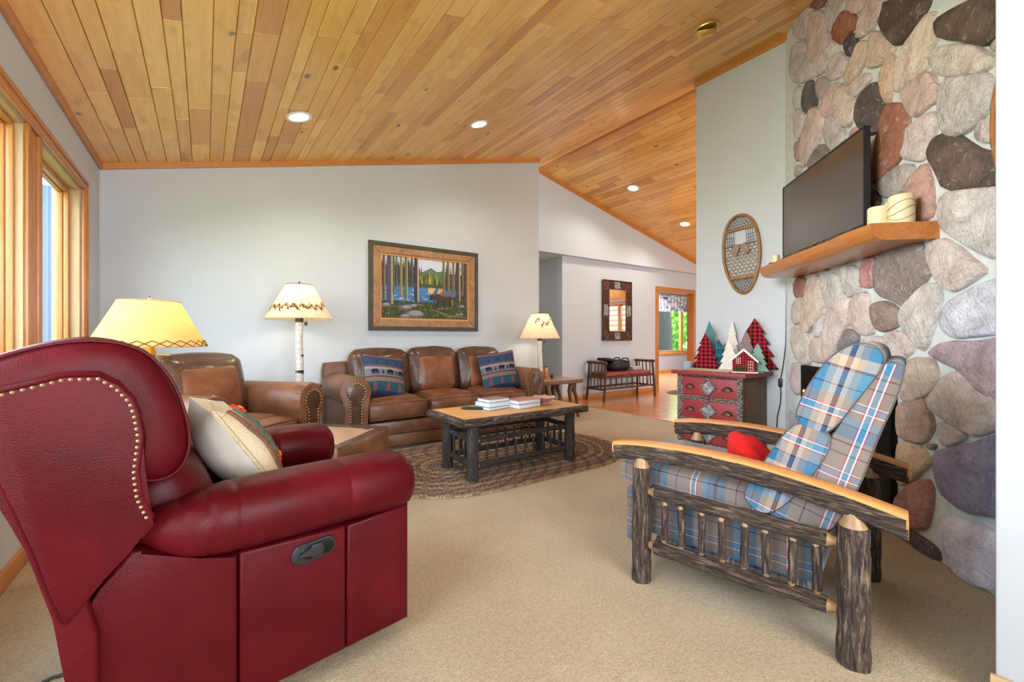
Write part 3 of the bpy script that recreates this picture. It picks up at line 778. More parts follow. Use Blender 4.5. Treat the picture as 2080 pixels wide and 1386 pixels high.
ST = [
 (Z1, (206, 190, 192), '60,180 130,90 185,20 205,120 215,190 195,300 190,420 60,415 35,330'), (Z1, (136, 92, 80), '215,0 395,0 345,85 240,105'),
 (Z1, PK, '225,135 350,130 385,180 390,330 470,470 410,560 310,600 250,680 200,590 205,420 220,250'), (Z1, (198, 186, 184), '405,0 590,0 600,90 530,170 480,330 395,340 395,150'),
 (Z1, RU, '600,105 720,210 710,300 640,350 555,505 455,390 500,230'), (Z1, (84, 78, 78), '690,345 725,430 690,560 630,630 580,520 590,440'),
 (Z1, PK, '620,0 830,0 770,130 680,160 620,90'), (Z1, PK, '850,0 1020,0 990,140 920,260 870,330 720,430 730,300 760,190'),
 (Z1, (92, 76, 68), '1025,0 1486,0 1440,120 1366,250 1280,380 1186,475 1115,480 950,265 1000,130'), (Z1, (196, 188, 190), '50,470 180,460 200,600 270,690 240,850 140,900 30,880 15,700'),
 (Z1, (220, 206, 202), '310,600 480,480 450,600 380,770 250,850 275,700'), (Z1, (206, 194, 192), '510,560 600,600 630,680 590,800 450,885 385,800 430,660'),
 (Z1, (214, 192, 172), '740,450 850,470 800,700 690,850 600,945 590,850 640,680 690,590'), (Z1, TN, '880,350 950,350 1120,490 1100,580 960,720 810,740 830,600'),
 (Z1, (204, 190, 184), '770,800 850,810 850,890 690,1070 640,1000 660,900'), (Z1, (96, 87, 85), '920,890 980,990 1000,1180 985,1330 890,1456 800,1440 720,1330 705,1200 730,1080 800,990'),
 (Z1, (216, 188, 164), '1060,600 1130,640 1090,1000 1060,1120 1000,1080 950,850 990,720'), (Z1, (98, 95, 98), '180,900 250,880 300,1110 200,1245 140,1180 150,1000'),
 (Z1, (178, 166, 162), '280,880 370,820 430,900 350,1080 300,1060'), (Z1, (218, 202, 192), '540,890 600,1000 700,1080 700,1250 600,1400 480,1220 460,1000'),
 (Z1, (216, 188, 184), '430,930 520,900 460,1000 470,1230 340,1280 330,1150'), (Z1, (206, 208, 204), '50,930 150,960 135,1180 30,1170'),
 (Z1, (214, 194, 188), '230,1170 330,1200 350,1400 300,1560 230,1700 130,1820 130,1500 190,1280'), (Z1, (204, 202, 198), '50,1190 140,1200 160,1280 110,1500 50,1480'),
 (Z1, (198, 192, 190), '400,1290 480,1240 590,1400 560,1560 450,1640 380,1540 370,1400'), (Z1, (142, 132, 130), '350,1550 420,1650 290,1780 180,1840 260,1640'),
 (Z1, (180, 152, 146), '50,1560 120,1500 120,1700 60,1760'), (Z1, (200, 160, 154), '640,1440 700,1370 760,1390 650,1480'), (Z1, (190, 188, 184), '60,1790 120,1800 110,1880 50,1930'),
 (Z2, (222, 208, 192), '440,160 470,180 460,360 500,430 430,560 400,740 240,860 70,1020 55,830 90,620 180,470 270,340 380,190'), (Z2, (90, 79, 72), '890,0 1240,0 1240,270 1110,400 1050,495 880,460 560,415 520,330 520,220 700,90'),
 (Z2, (212, 204, 194), '500,520 740,480 900,500 1050,590 1115,650 1020,770 860,810 560,830 450,700 440,620'), (Z2, (212, 188, 178), '400,780 470,830 490,980 530,1040 490,1110 400,1160 290,1265 220,1250 140,1080 150,980 250,890'),
 (Z2, (204, 200, 196), '560,870 850,820 1000,800 1110,910 1110,1120 1010,1240 880,1390 700,1480 560,1420 530,1150'), (Z2, (160, 108, 86), '-30,1160 30,1140 140,1160 190,1260 190,1400 170,1560 130,1680 40,1800 -60,1930 -180,1970 -190,1850 -130,1600 -70,1350'),
 (Z2, (178, 172, 168), '1110,440 1240,380 1240,580 1080,560'), (Z4, (214, 202, 196), '160,115 300,10 430,-60 455,20 440,190 400,330 330,420 250,430 120,390 108,200'),
 (Z4, (94, 83, 76), '560,160 700,195 800,270 900,330 1050,345 1110,580 1020,670 860,690 570,725 480,540 400,390 420,270 470,200'), (Z4, (206, 194, 190), '840,130 910,20 1020,0 1100,100 1060,230 960,250 860,220'),
 (Z4, (196, 160, 148), '340,450 390,560 420,720 430,960 330,1030 240,1030 200,870 150,720 220,600'), (Z4, (170, 162, 154), '110,470 240,480 190,620 130,720 60,790 -60,790 -110,700 -100,610 0,550'),
 (Z4, (212, 210, 206), '540,770 760,730 1160,700 1180,1300 1050,1400 880,1330 640,1190 520,1080 500,930'), (Z5, (148, 104, 86), '90,405 190,385 185,540 150,580 95,570'),
 (Z5, (218, 202, 184), '225,370 310,370 390,700 310,780 200,930 150,850 160,720 200,560'), (Z5, (214, 212, 200), '350,400 480,330 560,560 430,690 380,620 345,500'),
 (Z5, (206, 206, 198), '500,310 600,270 690,310 700,480 640,560 570,560 540,430'), (Z5, (200, 152, 146), '740,220 830,200 850,260 830,460 760,485 700,460 710,300'),
 (Z5, (220, 204, 194), '560,590 610,640 590,800 530,920 460,1090 370,1180 250,1160 240,980 360,940 400,740 480,620'), (Z5, (214, 200, 190), '640,560 760,520 790,700 830,900 720,930 640,860 600,760'),
 (Z5, (142, 136, 136), '560,870 640,890 680,940 660,1010 560,1050 480,1070 520,950'), (Z5, (212, 206, 192), '80,840 200,850 240,1000 240,1190 170,1200 90,1120 60,960'),
 (Z5, (210, 196, 192), '60,1200 120,1190 220,1230 225,1386 120,1500 50,1400'), (Z5, (206, 196, 184), '70,620 180,560 140,720 150,800 70,830'),
 (Z5, (216, 210, 206), '710,960 890,930 900,1020 840,1050 740,1010'), (Z5, (220, 220, 220), '300,780 400,730 360,930 250,950'),
 (Z6, (156, 138, 128), '-170,640 -60,610 40,650 100,740 100,820 20,870 -70,895 -140,850 -175,740'), (Z6, (152, 140, 134), '270,60 310,200 360,310 330,400 260,480 200,570 150,660 40,600 -90,540 -120,400 -120,260 -60,150 100,100'),
 (Z6, (216, 204, 196), '420,50 520,30 640,110 760,220 885,320 780,400 640,490 570,510 460,430 400,340 350,200 355,110'), (Z6, (212, 210, 202), '320,460 440,460 470,560 440,740 380,900 330,1050 260,1040 180,920 110,800 115,710 170,610'),
 (Z6, (214, 218, 226), '660,560 850,450 1110,370 1110,890 800,930 600,950 500,870 490,780 540,640'), (Z6, (176, 162, 168), '390,1080 530,990 800,1000 1110,940 1110,1600 880,1480 700,1270 420,1140'),
 (Z6, (208, 198, 192), '-90,960 100,870 210,1000 220,1060 100,1180 -10,1190 -80,1100'), (Z7, (196, 184, 170), '180,40 240,-60 440,-60 490,50 500,160 470,260 380,330 250,400 140,390 120,260 150,130'),
 (Z7, (186, 162, 146), '110,420 250,420 370,380 400,480 460,640 440,740 350,860 240,830 120,790 95,640'), (Z7, (208, 200, 194), '690,90 760,110 960,240 1240,400 1150,680 960,760 850,750 620,610 420,440 500,290 580,150'),
 (Z7, (204, 196, 194), '540,620 700,680 810,760 780,820 620,890 560,870 520,740'), (Z7, (216, 192, 160), '120,830 240,860 340,900 440,1080 340,1150 240,1260 130,1310 80,1250 90,1000'),
 (Z7, (150, 148, 140), '390,860 480,860 480,910 420,930'), (Z7, (150, 150, 174), '510,970 700,900 900,870 1040,820 1260,770 1260,1650 1030,1620 800,1580 620,1440 560,1340 500,1120'),  # big blue stone: colour lifted in place of window light
 (Z8, (172, 128, 118), '230,150 380,85 450,110 490,230 470,420 430,600 390,650 300,660 180,630 150,480 70,390 100,270'), (Z8, (100, 88, 88), '130,680 250,690 360,760 500,860 560,960 540,1070 450,1060 280,1060 120,1000 90,780'),
 (Z8, (230, 230, 244), '570,560 700,520 900,570 1100,640 1230,760 1350,900 1350,1400 1050,1330 820,1210 690,1000 650,880 590,700')]  # lilac stone, lightened in colour where the window light does not reach
def area_c(p):
    a = cx = cy = 0
    for i in range(len(p)):
        x0, y0 = p[i]; x1, y1 = p[(i + 1) % len(p)]; k = x0 * y1 - x1 * y0; a += k; cx += (x0 + x1) * k; cy += (y0 + y1) * k
    a *= .5; return abs(a), (cx / (6 * a), cy / (6 * a))
def make_stone(poly, col, seed, proud=.034, z_min=0.004):
    ar, c = area_c(poly)
    p = chaikin(poly, 1)
    p = [(s, max(z, z_min)) for s, z in p]
    sz = sqrt(ar); pr = proud * min(1.25, .55 + sz * 1.6)
    bm = B(); rings = []
    for k, h in ((1.085, -.008), (1.075, pr * .45), (1.04, pr * .8), (.95, pr * .98), (.5, pr * 1.06)):
        r = []
        for s, z in p:
            q = (c[0] + (s - c[0]) * k, c[1] + (z - c[1]) * k)
            nz = noise.noise(Vector((q[0] * 6 + seed, q[1] * 6, seed * .7)))
            r.append(bm.verts.new(cw(q[0], q[1], h + (nz * pr * .35 if h > 0 else 0)) - cw(c[0], c[1], 0)))
        rings.append(r)
    n = len(p)
    for a, b in zip(rings, rings[1:]):
        for i in range(n): bm.faces.new((a[i], a[(i + 1) % n], b[(i + 1) % n], b[i]))
    cv = bm.verts.new(CN * (pr * (1.05 + .2 * noise.noise(Vector((seed, 3, 1))))))
    for i in range(n): bm.faces.new((rings[-1][i], rings[-1][(i + 1) % n], cv))
    o = obj('stone', bm, 'stone', chim, True, 60); o.location = cw(c[0], c[1], 0); o.color = C(*col)
    return c, ar
done = []
for k, (zm, col, txt) in enumerate(ST):
    pts = [tuple(float(x) for x in t.split(',')) for t in txt.split()]
    poly = [cpx(zm[0] + x / zm[2], zm[1] + y / zm[2]) for x, y in pts]
    c, ar = make_stone(poly, col, k * 3.7)
    done.append((c, sqrt(ar / pi), poly))
def inside(pt, poly, grow=1.0):
    x, y = pt; r = False
    for i in range(len(poly)):
        (x0, y0), (x1, y1) = poly[i], poly[i - 1]
        if (y0 > y) != (y1 > y) and x < (x1 - x0) * (y - y0) / (y1 - y0) + x0: r = not r
    return r
# the stones the photograph does not show, so that the wall goes on behind things and above the frame
rng = random.Random(5); fill = 0; z = .12
pal = (LT, PK, TN, CR, GY, WG, LB, DB, RU, MV, DK)
INS = (0.40, 1.36, 0.0, 0.84)
while z < 3.7:
    s = .14 + rng.uniform(0, .12)
    while s < 2.9:
        r = rng.uniform(.09, .16); hit = False
        if z + r > ctop(s + r) or (INS[0] - r < s < INS[1] + r and z < INS[3] + r): hit = True
        pl = [] if hit else [(s + cos(a) * r * rng.uniform(.85, 1.15) * 1.1, z + sin(a) * r * rng.uniform(.8, 1.1)) for a in [2 * pi * i / 8 + rng.uniform(-.2, .2) for i in range(8)]]
        if not hit:
            for c, rr, poly in done:
                if hypot(c[0] - s, c[1] - z) < rr * .6 + r: hit = True; break
                if any(inside(q, poly) for q in pl) or any(inside(q, pl) for q in poly): hit = True; break
        if not hit:
            make_stone(pl, rng.choice(pal), fill * 2.3 + 50); done.append(((s, z), r, pl)); fill += 1
            s += r * 1.2
        s += .07
    z += .07
# a partly hidden second fill of small chinking stones is left to the mortar

# fireplace insert
ins = root('fireplace_insert', cw(.88, 0, 0), radians(-135), 'black fireplace insert with glass doors and brass knobs set in the stone chimney', 'fireplace')
ins.rotation_euler = (0, 0, 0)
def cl(s, z, o): return cw(s, z, o) - cw(.88, 0, 0)
bm = B()
for a, b in (((.36, .74), (1.38, .86)), ((.36, 0.005), (1.38, .12)), ((.36, .12), (.50, .74)), ((1.26, .12), (1.38, .74)), ((.85, .12), (.91, .74))):
    prism(bm, [a, (b[0], a[1]), b, (a[0], b[1])], cl, .001, .04, .006)
obj('surround', bm, 'black_metal', ins)
for a, b in ((.50, .85), (.91, 1.26)):
    bm = B(); prism(bm, [(a, .12), (b, .12), (b, .74), (a, .74)], cl, .001, .014); d = obj('glass_door', bm, 'fireplace_glass', ins)
    bm = B(); e = .82 if a < .6 else .94
    prism(bm, [(a, .70), (b, .70), (b, .74), (a, .74)], cl, .012, .02); obj('door_trim', bm, 'antique_brass', d)
for s in (.46, 1.31):
    bm = B(); lathe(bm, [(0, -.03), (.02, -.022), (.026, 0), (.02, .022), (0, .03)], 12, cl(s, .66, .055)); tube(bm, [cl(s, .66, .02), cl(s, .66, .055)], .008, 8)
    obj('knob', bm, 'brass', ins)

# mantel slab
mt = root('mantel_shelf', cw(.95, 1.555, .15), 0, 'thick live-edge wooden mantel shelf on the stone chimney', 'shelf')
def ml(s, z, o): return cw(s, z, o) - cw(.95, 1.555, .15)
bm = B(); n = 28; rings = []
for i in range(n + 1):
    s = .24 + (1.665 - .24) * i / n; w = .012 * noise.noise(Vector((s * 3, 1, 2))) + .006 * noise.noise(Vector((s * 11, 4, 2)))
    fo = .297 + w; lo = .248 + w * 1.2
    prof = [(-.0, 1.553), (lo - .02, 1.553), (lo + .012, 1.562), (lo + .03, 1.58), (fo - .006, 1.612), (fo, 1.632), (fo - .004, 1.637), (-.0, 1.637)]
    rings.append([bm.verts.new(ml(s, zz, o)) for o, zz in prof])
for a, b in zip(rings, rings[1:]):
    for k in range(8): bm.faces.new((a[k], a[(k + 1) % 8], b[(k + 1) % 8], b[k]))
bm.faces.new(rings[0]); bm.faces.new(rings[-1][::-1])
for v in bm.verts: v.co = Matrix.Rotation(0, 3, 'Z') @ v.co
move(bm, lambda p: Matrix.Rotation(radians(-225), 3, 'Z') @ p)
mo = obj('slab', bm, 'mantel_wood', mt, True, 30); mt.rotation_euler = (0, 0, radians(225))
MZ = 1.637
# television
tv = root('television', cw(.85, MZ, .16), radians(225), 'black flat-screen television standing on the mantel shelf', 'television')
def tl(a, b, t): return (a, t, b)        # a along the wall (right +), t towards the wall
# local x runs along CE, local y away from the room
W2, H0, H1 = .515, .052, .615
bm = B(); bx(bm, (0, .022, (H0 + H1) / 2), (2 * W2, .03, H1 - H0), .006); bx(bm, (0, .045, (H0 + H1) / 2 - .06), (W2 * 1.3, .03, .3), .01); obj('housing', bm, 'black_plastic', tv)
bm = B(); bx(bm, (0, .0062, (H0 + H1) / 2 + .004), (2 * W2 - .022, .002, H1 - H0 - .03)); obj('screen', bm, 'screen_glass', tv, False)
bm = B()
for a, b in (((-W2, H0), (W2, H0 + .018)), ((-W2, H1 - .012), (W2, H1)), ((-W2, H0), (-W2 + .012, H1)), ((W2 - .012, H0), (W2, H1))):
    bx(bm, ((a[0] + b[0]) / 2, .006, (a[1] + b[1]) / 2), (b[0] - a[0], .008, b[1] - a[1]), .002)
obj('bezel', bm, 'black_plastic', tv)
for sx in (-.36, .36):
    bm = B(); tube(bm, [(sx, .02, H0 + .02), (sx, -.05, .0125)], .009, 8); tube(bm, [(sx, .02, H0 + .02), (sx, .09, .0125)], .009, 8); obj('foot', bm, 'black_plastic', tv)
def candle(s, o, r, h, label, twine=False, z=MZ, wick=True):
    c = root('candle', cw(s, z, o), 0, label, 'candle', 'cream pillar candles on the mantel')
    bm = B(); lathe(bm, [(r * .97, 0), (r, .006), (r, h - .006), (r * .9, h), (r * .7, h - .008), (0, h - .01)], 28); obj('wax', bm, 'white_wax', c)
    bm = B(); tube(bm, [(0, 0, h - .01), (.003, 0, h + .008)], .0016, 6); obj('wick', bm, 'black_cord', c)
    if twine:
        bm = B()
        for q in range(3):
            pts = [((r + .002) * cos(a), (r + .002) * sin(a), h * (.25 + .2 * q) + .02 * sin(a * 1.5 + q)) for a in [i * .22 for i in range(30)]]
            tube(bm, pts, .0014, 5)
        obj('twine', bm, 'rawhide', c)
candle(1.535, .185, .047, .11, 'short cream pillar candle next to the television')
candle(1.50, .085, .046, .145, 'pillar candle half hidden behind the other two mantel candles')
candle(1.605, .125, .052, .146, 'tall pillar candle wrapped with twine at the mantel end', True)
cs = root('candle', cw(.42, MZ, .24), 0, 'small white candle on a dark saucer at the far mantel end', 'candle', 'cream pillar candles on the mantel')
bm = B(); lathe(bm, [(.03, 0), (.045, .006), (.047, .012), (.03, .01), (0, .01)], 20); obj('saucer', bm, 'black_metal', cs)
bm = B(); lathe(bm, [(.026, .01), (.027, .07), (.02, .074), (0, .07)], 20); obj('wax', bm, 'white_wax', cs)
tw = root('twig_garland', cw(.9, MZ, .27), 0, 'thin bare twig garland lying along the mantel edge', 'garland')
bm = B(); rng = random.Random(9)
for k in range(15):
    s = .5 + k * .058; a = cw(s, MZ + .004, .262) - cw(.9, MZ, .27); b = cw(s + rng.uniform(.1, .2), MZ + rng.uniform(.01, .05), .25 + rng.uniform(.0, .03)) - cw(.9, MZ, .27)
    m = (a + b) / 2 + Vector((0, 0, rng.uniform(-.004, .012))); tube(bm, [a, m, b], [.0022, .0018, .001], 5)
obj('twigs', bm, 'rawhide', tw)
# ------------------------------------------------------------------ leather sofa, armchair, ottoman
def nailheads(bm, pts, nrm, r=.0075):
    nrm = Vector(nrm).normalized(); u, v = frame_at(nrm)
    for p in pts:
        p = Vector(p); top = bm.verts.new(p + nrm * r * .8); rg = [bm.verts.new(p + (u * cos(a) + v * sin(a)) * r) for a in [i * pi / 3 for i in range(6)]]
        for i in range(6): bm.faces.new((rg[i], rg[(i + 1) % 6], top))
def along(poly, step, closed=False):
    out = []; pts = list(poly) + ([poly[0]] if closed else []); acc = 0
    for a, b in zip(pts, pts[1:]):
        a, b = Vector(a), Vector(b); L = (b - a).length
        while acc <= L: out.append(tuple(a + (b - a) * (acc / L))); acc += step
        acc -= L
    return out
def face_panel(bm, s, puff, kx, kz, off, f, wob, seed, n=12):
    """a sewn-on panel that follows the puffed front (-y) face of an rbox of size s"""
    h = [x / 2 for x in s]; rows = []
    for rim in range(2):
        pass
    def P(a, b, o):
        e = Vector((a * h[0], -h[1] - puff * (1 - a * a) * (1 - b * b), b * h[2])); e += noise.noise_vector(Vector((e.x * 7 + seed, e.y * 7, e.z * 7 + seed))) * wob
        return f(e - Vector((0, o, 0)))
    mx, mz, rx, rz_ = (kx[0] + kx[1]) / 2, (kz[0] + kz[1]) / 2, (kx[1] - kx[0]) / 2, (kz[1] - kz[0]) / 2
    for j in range(n + 1):
        row = []
        for i in range(n + 1):
            u, v = -1 + 2 * i / n, -1 + 2 * j / n
            k = (abs(u) ** 6 + abs(v) ** 6); q = 1 / (1 + max(0, k - 1)) ** .16 if k > 1 else 1      # rounded corners
            edge = max(abs(u), abs(v)); o = off if edge < .99 else -.012
            row.append(bm.verts.new(P(mx + rx * u * q, mz + rz_ * v * q, o)))
        rows.append(row)
    for a, b in zip(rows, rows[1:]):
        for i in range(n): bm.faces.new((a[i], a[i + 1], b[i + 1], b[i]))
def leather_seat(t, n, cwid, aw=.26, D=.86):
    half = n * cwid / 2
    # plinth and apron
    bm = B(); bx(bm, (0, .01, .09), (2 * half + 2 * aw - .05, D - .08, .118), .012); obj('plinth', bm, 'tan_leather', t)
    bm = B(); bx(bm, (0, -.0, .215), (2 * half + .03, D - .06, .125), .014); obj('apron', bm, 'brown_leather', t)
    for sx in (-1, 1):
        for sy in (-1, 1):
            bm = B(); lathe(bm, [(.03, .0), (.034, .02), (.03, .045)], 12, (sx * (half + aw - .12), sy * .34, 0)); obj('foot', bm, 'table_dark', t)
    bm = B(); rbox(bm, (2 * half + 2 * aw - .06, .15, .70), .06, 6, f=xf((0, D / 2 - .075, .48), (radians(-4), 0, 0))); obj('back_frame', bm, 'tan_leather', t)
    for i in range(n):
        x = -half + cwid * (i + .5)
        bm = B(); rbox(bm, (cwid - .012, .62, .18), .05, 8, (.0, .012, .022), xf((x, -.13, .385)), wob=.004, seed=i * 5); c = obj('seat_cushion', bm, 'brown_leather', t)
        bm = B(); rbox(bm, (cwid - .16, .42, .03), .012, 6, (0, 0, .01), xf((x, -.1, .483)), seed=i); obj('seat_panel', bm, 'panel_leather', c)
        bm = B(); ring_tube(bm, [(x + a * (cwid / 2 - .018), -.432, .385 + b * .075) for a, b in ((-1, -1), (-1, 1), (1, 1), (1, -1))], .005, 6); obj('piping', bm, 'tan_leather', c)
        g = xf((x, .17, .69 + .006 * (i % 2)), (radians(-13), 0, radians((-3, 2, 4)[i % 3])))
        bm = B(); rbox(bm, (cwid + .012, .20, .50), .085, 9, (.01, .06, .03), g, wob=.007, seed=i * 9 + 3); c = obj('back_cushion', bm, 'croc_leather', t)
        bm = B(); face_panel(bm, (cwid + .012, .20, .50), .06, (-.74, .74), (-.90, .64), .006, g, .007, i * 9 + 3); obj('back_panel', bm, 'panel_leather', c, True, 60)
    # rolled arms
    prof = [(0.005, .04), (0.0, .46)] + [(.105 + .142 * cos(a), .575 + .142 * sin(a)) for a in [radians(218 - k * 19) for k in range(15)]] + [(.205, .46), (.21, .04)]
    for sx in (-1, 1):
        f = (lambda s: lambda a, b, tt: (s * (half + a), tt, b))(sx)
        bm = B(); prism(bm, prof, f, -D / 2, D / 2 - .06, .018, 3); arm = obj('arm', bm, 'tan_leather', t, True, 50)
        key = [(.105 + .088 * cos(a), .575 + .088 * sin(a)) for a in [radians(232 - k * 24) for k in range(13)]]
        stem = [(.148, .10), (.062, .10)]
        bm = B(); prism(bm, key + stem, f, -D / 2 - .012, -D / 2 + .01, .005); obj('arm_front_panel', bm, 'croc_leather', arm)
        pts = along([(.062, .12)] + key + [(.148, .12)], .0265)
        bm = B(); nailheads(bm, [f(p[0], p[1], -D / 2 - .012) for p in pts], (0, -1, 0), .0085); o = obj('nailhead_trim', bm, 'antique_brass', arm); o['kind'] = 'stuff'
        # pleats gathered round the roll
        bm = B()
        for k in range(9):
            a = radians(200 - k * 25); tube(bm, [f(.105 + .10 * cos(a), .575 + .10 * sin(a), -D / 2 + .003), f(.105 + .136 * cos(a), .575 + .136 * sin(a), -D / 2 + .006), f(.105 + .145 * cos(a), .575 + .145 * sin(a), -D / 2 + .05)], .0045, 5)
        o = obj('pleats', bm, 'tan_leather', arm); o['kind'] = 'stuff'
sofa = root('sofa', (2.125, 4.425, 0), 0, 'three-cushion brown leather sofa with rolled nailhead arms under the painting', 'sofa')
leather_seat(sofa, 3, .61)
AC = root('leather_armchair', (.085, 3.80, 0), radians(40), 'brown leather armchair with nailhead arms in the room corner', 'armchair')
leather_seat(AC, 1, .63, .245, .90)
ot = root('ottoman', (.66, 3.10, 0), radians(45), 'brown leather ottoman with a pale tan top in front of the armchair', 'ottoman')
bm = B(); rbox(bm, (.68, .60, .21), .035, 7, (.008, .008, .01), xf((0, 0, .325)), wob=.003); c = obj('cushion', bm, 'tan_leather', ot)
bm = B(); rbox(bm, (.66, .58, .05), .022, 6, (0, 0, .012), xf((0, 0, .408)), wob=.002, seed=4); obj('top_border', bm, 'croc_leather', ot)
bm = B(); rbox(bm, (.46, .50, .04), .012, 6, (0, 0, .014), xf((-.03, 0, .419)), seed=2); obj('top_panel', bm, 'ottoman_top_leather', ot)
bm = B(); bx(bm, (0, 0, .135), (.655, .575, .16), .018); obj('base', bm, 'tan_leather', ot)
for sx in (-.27, .27):
    for sy in (-.23, .23):
        bm = B(); lathe(bm, [(.025, 0), (.03, .03), (.03, .06)], 10, (sx, sy, 0)); obj('foot', bm, 'table_dark', ot)

# ------------------------------------------------------------------ bear throw pillows
def pillow_surface(w, h, t, pinch=.07):
    def f(u, v, side, lift=0.0):
        k = max(0, (1 - u * u)) ** .55 * max(0, (1 - v * v)) ** .55
        x = u * w / 2 * (1 - pinch * (1 - v * v)); z = v * h / 2 * (1 - pinch * (1 - u * u))
        return Vector((x, side * (t / 2 * k + lift), z))
    return f
def pillow_half(bm, f, side, n=14, col=None, place=None):
    cl = bm.loops.layers.float_color.get('Col') or bm.loops.layers.float_color.new('Col')
    vs = [[bm.verts.new(place(f(-1 + 2 * i / n, -1 + 2 * j / n, side))) for i in range(n + 1)] for j in range(n + 1)]
    for j in range(n):
        for i in range(n):
            fc = bm.faces.new((vs[j][i], vs[j][i + 1], vs[j + 1][i + 1], vs[j + 1][i]))
            for lp in fc.loops: lp[cl] = col(-1 + 2 * (i + .5) / n, -1 + 2 * (j + .5) / n) if col else (1, 1, 1, 1)
def strip_polys(pts, cells):
    """split a convex-ish outline into thin upright strips so that it follows a puffed surface"""
    out = []; x0, x1 = min(p[0] for p in pts), max(p[0] for p in pts)
    def cut(x):
        ys = []
        for a, b in zip(pts, pts[1:] + pts[:1]):
            if (a[0] <= x < b[0]) or (b[0] <= x < a[0]): ys.append(a[1] + (b[1] - a[1]) * (x - a[0]) / (b[0] - a[0]))
        return (min(ys), max(ys)) if ys else None
    for i in range(cells):
        a, b = x0 + (x1 - x0) * (i + .001) / cells, x0 + (x1 - x0) * (i + .999) / cells; ca, cb = cut(a), cut(b)
        if ca and cb: out.append([(a, ca[0]), (b, cb[0]), (b, cb[1]), (a, ca[1])])
    return out
BEAR = [[(-.5, .12), (-.46, .3), (-.3, .42), (-.05, .46), (.2, .44), (.33, .36), (.48, .3), (.56, .14), (.54, .06), (.4, .08), (.3, .0), (-.4, .0)],
        [(-.46, .2), (-.28, .2), (-.3, -.3), (-.48, -.3)], [(-.22, .1), (-.08, .1), (-.12, -.3), (-.26, -.3)], [(.06, .1), (.2, .1), (.16, -.3), (.0, -.3)], [(.2, .2), (.38, .2), (.4, -.3), (.24, -.3)]]
PINE = [[(-.22, -.1), (0, .2), (.22, -.1)], [(-.28, -.32), (0, .02), (.28, -.32)], [(-.17, .1), (0, .45), (.17, .1)], [(-.05, -.45), (.05, -.45), (.05, -.3), (-.05, -.3)]]
def bear_pillow(name, place, label, w=.46):
    t = root(name, (0, 0, 0), 0, label, 'pillow', 'bear pattern throw pillows on the sofa')
    f = pillow_surface(w, w * .95, .17)
    NV, PL, GRN, TNc, RS = C(52, 60, 96), C(112, 84, 104), C(50, 92, 104), C(140, 124, 112), C(150, 84, 84)
    def col(u, v):
        for lo, c in ((.84, C(140, 100, 112)), (.80, NV), (.38, C(58, 78, 106)), (.30, PL), (.22, C(160, 150, 144)), (-.14, C(122, 122, 126)), (-.20, NV), (-.34, C(150, 110, 100)), (-.40, TNc), (-.86, GRN), (-2, NV)):
            if v > lo: return c
    bm = B(); pillow_half(bm, f, -1, 40, col, place); pillow_half(bm, f, 1, 14, lambda u, v: C(96, 70, 84), place)
    bmesh.ops.remove_doubles(bm, verts=bm.verts[:], dist=.0002)
    cov = obj('cover', bm, 'vertex_cloth', t, True, 80)
    bm = B(); items = []
    for (cx, cy, s, shp, c, mir) in ((-.62, .04, .34, BEAR, C(36, 40, 52), -1), (-.26, .05, .26, PINE, C(30, 52, 52), 1), (.1, .04, .36, BEAR, C(36, 40, 52), 1), (.44, .05, .26, PINE, C(30, 52, 52), 1), (.72, .04, .34, BEAR, C(36, 40, 52), 1),
                                  (-.5, .6, .3, PINE, C(46, 62, 82), 1), (0, .6, .3, PINE, C(46, 62, 82), 1), (.5, .6, .3, PINE, C(46, 62, 82), 1),
                                  (-.6, -.63, .5, PINE, RS, 1), (0, -.63, .5, PINE, RS, 1), (.6, -.63, .5, PINE, RS, 1)):
        for part in shp:
            for q in strip_polys([(cx + mir * x * s, cy + y * s) for x, y in part], 6): items.append((q, c, .0015))
    paint_polys(bm, items, lambda a, b, l: place(f(max(-.97, min(.97, a)), max(-.97, min(.97, b)), -1, l)))
    o = obj('woven_motif', bm, 'vertex_cloth', cov, False); o['kind'] = 'stuff'
    bm = B(); pts = [(s * .995 if ax else q, q if ax else s * .995) for ax, s, q in [(0, -1, i / 10) for i in range(-10, 10)] + [(1, 1, i / 10) for i in range(-10, 10)] + [(0, 1, -i / 10) for i in range(-10, 10)] + [(1, -1, -i / 10) for i in range(-10, 10)]]
    ring_tube(bm, [place(Vector((f(a, b, 1).x, 0, f(a, b, 1).z))) for a, b in pts], .006, 6); obj('piping', bm, 'table_dark', t)
bear_pillow('throw_pillow', xf((1.455, 4.27, .69), (radians(-24), radians(9), radians(10))), 'bear and pine pattern pillow leaning in the sofa corner nearer the brown armchair')
bear_pillow('throw_pillow', xf((2.79, 4.24, .69), (radians(-20), radians(-7), radians(-14))), 'bear and pine pattern pillow at the sofa end beside the leaf-shade lamp')

